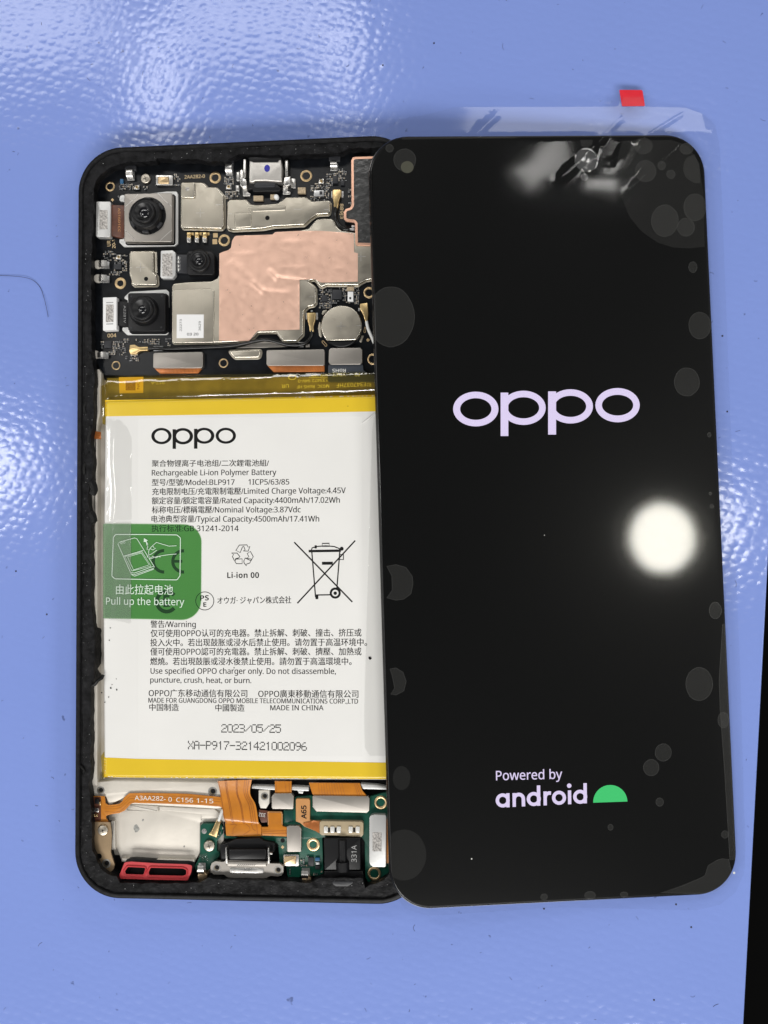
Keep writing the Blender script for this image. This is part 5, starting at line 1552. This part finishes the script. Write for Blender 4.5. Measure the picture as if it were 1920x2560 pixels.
for a, b, wd, am in (((1562, 285), (1480, 372), .9, .20), ((1480, 372), (1400, 450), 1.5, .12), ((1712, 278), (1600, 352), .7, .16), ((1700, 355), (1580, 470), .8, .17), ((1250, 275), (1180, 345), 1.2, .24), ((1560, 370), (1528, 408), .7, .12), ((985, 345), (935, 400), .8, .16)):
    p, q = Y('N', [a, b])
    DCR.append((Vector(p), Vector(q), wd, am))
def filmz(x, y):
    ex = max(0, abs(x) - hx, 0)
    ey = max(0, y - hy)
    near = max(0, min(1, (y - 45) / 25)) * max(0, min(1, (x + 22) / 14))      # only the upper right is loose
    z = FZ + near * (sum(dcrease(x, y, *c) for c in DCR) + .05 * (1 + fbm(x, y, .10, 1)))
    z += -.225 * ey + .006 * ey * fbm(x, y, .10, 1)                   # free end droops towards the mat
    if y > hy + 9: z += .22 * (y - hy - 9)
    if x > hx: z = z - .06 * ex
    return z
M_filmo = M_film
fine = []
for p, q, wd, am in DCR:                                          # mesh points along every fold so that it stays crisp
    d = (q - p).normalized(); n_ = Vector((-d.y, d.x)); L_ = (q - p).length
    for i in range(int(L_ / .45) + 3):
        for s in (-1, -.5, 0, .5, 1):
            v = p + d * (i * .45 - .4) + n_ * s * wd
            if inside((v.x, v.y), fp): fine.append((v.x, v.y))
film = MB().sheet(fp, filmz, M_film, 1.1, extra=fine).build('protective_film', disp)
rt = [(200, 166), (208, 161), (420, 161), (432, 172), (447, 333), (219, 337)]
tp = fillet([Y('TR', [q], -1.1)[0] for q in rt], .25)
k0 = max(filmz(*q) for q in tp)
def tz(x, y): return filmz(x, y) + .12
MB().sheet(tp, tz, M_redtab, .6).build('red_tab', film)
# air trapped under the film
def blob_px(x, y, rx, ry, n=30, wob=.03):
    return [(x + rx * (1 + wob * fbm(math.cos(a) * 2 + x, math.sin(a) * 2 + y, .7)) * math.cos(a), y + ry * (1 + wob * fbm(math.cos(a) * 2 + x, math.sin(a) * 2, .9)) * math.sin(a)) for a in [2 * PI * k / n for k in range(n)]]
M_rim = clear('air_gap_rim', (.97, .97, .97), 1., .2, (.45, .45, .43), .06, 1.4)
def bubble(p, m=None, name='air_bubble', dz=.03):
    q = Y('N', p)
    q = [v for v in q]
    lim = .25
    def cl(v):
        x = max(-hx + lim, min(hx - lim, v[0])); y = max(-hy + lim, min(hy - lim, v[1]))
        return (x, y)
    q = [cl(v) for v in q]
    r = []
    for v in q:
        if not r or (Vector(v) - Vector(r[-1])).length > .02: r.append(v)
    o = MB()
    P_, F_ = cdt(ccw(r))
    k0 = len(o.v); mi = o.mi(m or M_bubble)
    o.v += [(a, b, dz) for a, b in P_]
    for f_ in F_: o.face([k0 + i for i in f_], mi)
    if m is None and len(r) > 8:
        o.ribbon(inset(ccw(r), .05), .09, dz + .012, M_rim, True)
    return o.build(name, film)
for b in ((1012, 400, 28, 28), (974, 371, 10, 10), (1608, 365, 23, 20), (1614, 428, 26, 27), (1654, 414, 10, 11), (1677, 436, 11, 11), (1716, 372, 17, 14), (1662, 552, 34, 40), (1737, 518, 28, 34), (1715, 568, 22, 23), (1732, 668, 11, 14),
          (978, 792, 58, 76), (1749, 814, 28, 34), (1717, 955, 32, 36), (1773, 1087, 5, 6), (1776, 1234, 4, 4), (1779, 1266, 5, 5), (1788, 1526, 16, 21), (1748, 1710, 34, 42), (1808, 1800, 14, 20), (1658, 1881, 21, 22), (1628, 1919, 20, 21), (1649, 2005, 10, 11), (1526, 2068, 7, 8), (1812, 2086, 9, 10), (1360, 2242, 9, 8), (1475, 2238, 14, 10), (1560, 2236, 10, 7)):
    bubble(blob_px(*b))
for b in ((1004, 1945, 22, 30), (1010, 2137, 55, 64)):
    bubble(blob_px(*b), M_bubble2)
# crescents on the left edge
bubble([(966, 1415), (990, 1411), (1015, 1418), (1031, 1440), (1033, 1460), (1028, 1485), (1010, 1498), (990, 1501), (966, 1495), (980, 1475), (979, 1440)])
bubble([(974, 1672), (990, 1669), (1008, 1680), (1016, 1703), (1010, 1728), (990, 1738), (976, 1736), (986, 1720), (980, 1690)])
bubble(blob_px(1018, 418, 16, 15, wob=.0), mat('camera_hole', (.07, .07, .05), .3), 'camera_hole', .045)
MB().lathe(Y('N', [(1466, 400)])[0], [(2.55, .03), (2.3, .10), (1.7, .17), (.9, .21), (.3, .22)], clear('bubble_dome', (.93, .93, .93), 4., .08, (.5, .5, .5), .15, 1.5), 28).build('air_bubble', film)
MB().lathe(Y('N', [(1461, 443)])[0], [(.8, .03), (.6, .10), (.2, .14)], bpy.data.materials['bubble_dome'], 18).build('air_bubble', film)
bubble([(1450, 350), (1482, 350), (1480, 362), (1466, 370), (1452, 362)])
bubble([(1709, 410), (1716, 395), (1736, 386), (1748, 410), (1751, 458), (1735, 458), (1714, 444), (1707, 425)])
bubble([(1822, 2148), (1805, 2146), (1794, 2149), (1770, 2163), (1766, 2175), (1762, 2188), (1750, 2195), (1704, 2214), (1650, 2232), (1760, 2236), (1790, 2228), (1815, 2212), (1830, 2185)])
# big unbonded area round the upper right corner and the strip along the right edge
bubble([(1556, 352), (1545, 390), (1543, 440), (1552, 490), (1572, 540), (1605, 580), (1645, 607), (1685, 619), (1725, 621), (1762, 617), (1758, 480), (1748, 410), (1720, 365), (1680, 350)], M_bubble2, dz=.018)
bubble([(1797, 1700), (1800, 1780), (1806, 1860), (1812, 1950), (1818, 2050), (1824, 2150), (1838, 2150), (1834, 2050), (1827, 1850), (1818, 1700), (1812, 1560), (1806, 1560)], None, dz=.018)
bubble([(1005, 341), (1290, 339), (1290, 346), (1140, 347), (1005, 349)], None, dz=.018)
for b in ((1361, 1338, 1, 1), (1179, 2147, 1.8, 1.8), (1835, 2182, 3, 3)):
    bubble(blob_px(*b, n=10), M_wprint, 'dust_speck', .05)

# ================================================================== bits lying on the mat
hair = [(-20, 688), (25, 690), (60, 694), (83, 701), (100, 718), (110, 742), (117, 768), (121, 793)]
p = [(*X1('N', x, y, .12), .12 + .3 * math.sin(i * .8) ** 2) for i, (x, y) in enumerate(hair)]
MB().tube(spline(p), .045, M_hair, 6).build('hair_strand', None, 'single dark curved hair lying on the blue mat at left of the phone', cat='hair')
lint = MB()
rnd = random.Random(11)
for i in range(240):
    x, y = rnd.uniform(-40, 1960), rnd.uniform(-30, 2600)
    a = rnd.uniform(0, 2 * PI); L_ = rnd.choice((.3, .4, .6, .8, 1.1)) * rnd.uniform(.7, 1.4)
    cx, cy = X1('N', x, y, 0)
    if cx > edge(cy) - 1.5: continue
    cu = rnd.uniform(-2, 2)
    pts = []
    for k in range(5):
        pts.append((cx, cy, .03))
        cx += L_ / 4 * math.cos(a); cy += L_ / 4 * math.sin(a); a += cu / 4
    lint.tube(pts, rnd.choice((.02, .025, .035)), M_hair, 5)
for x, y in ((1728, 2318), (1806, 840), (1818, 1029), (1690, 2261), (1360, 2272), (40, 1428), (117, 1536), (1085, 108), (957, 163), (1635, 2500)):
    c = X1('N', x, y, 0)
    lint.lathe(c, [(.2, 0), (.17, .1), (.05, .14)], M_hair, 7)
lint.build('lint', kind='stuff')
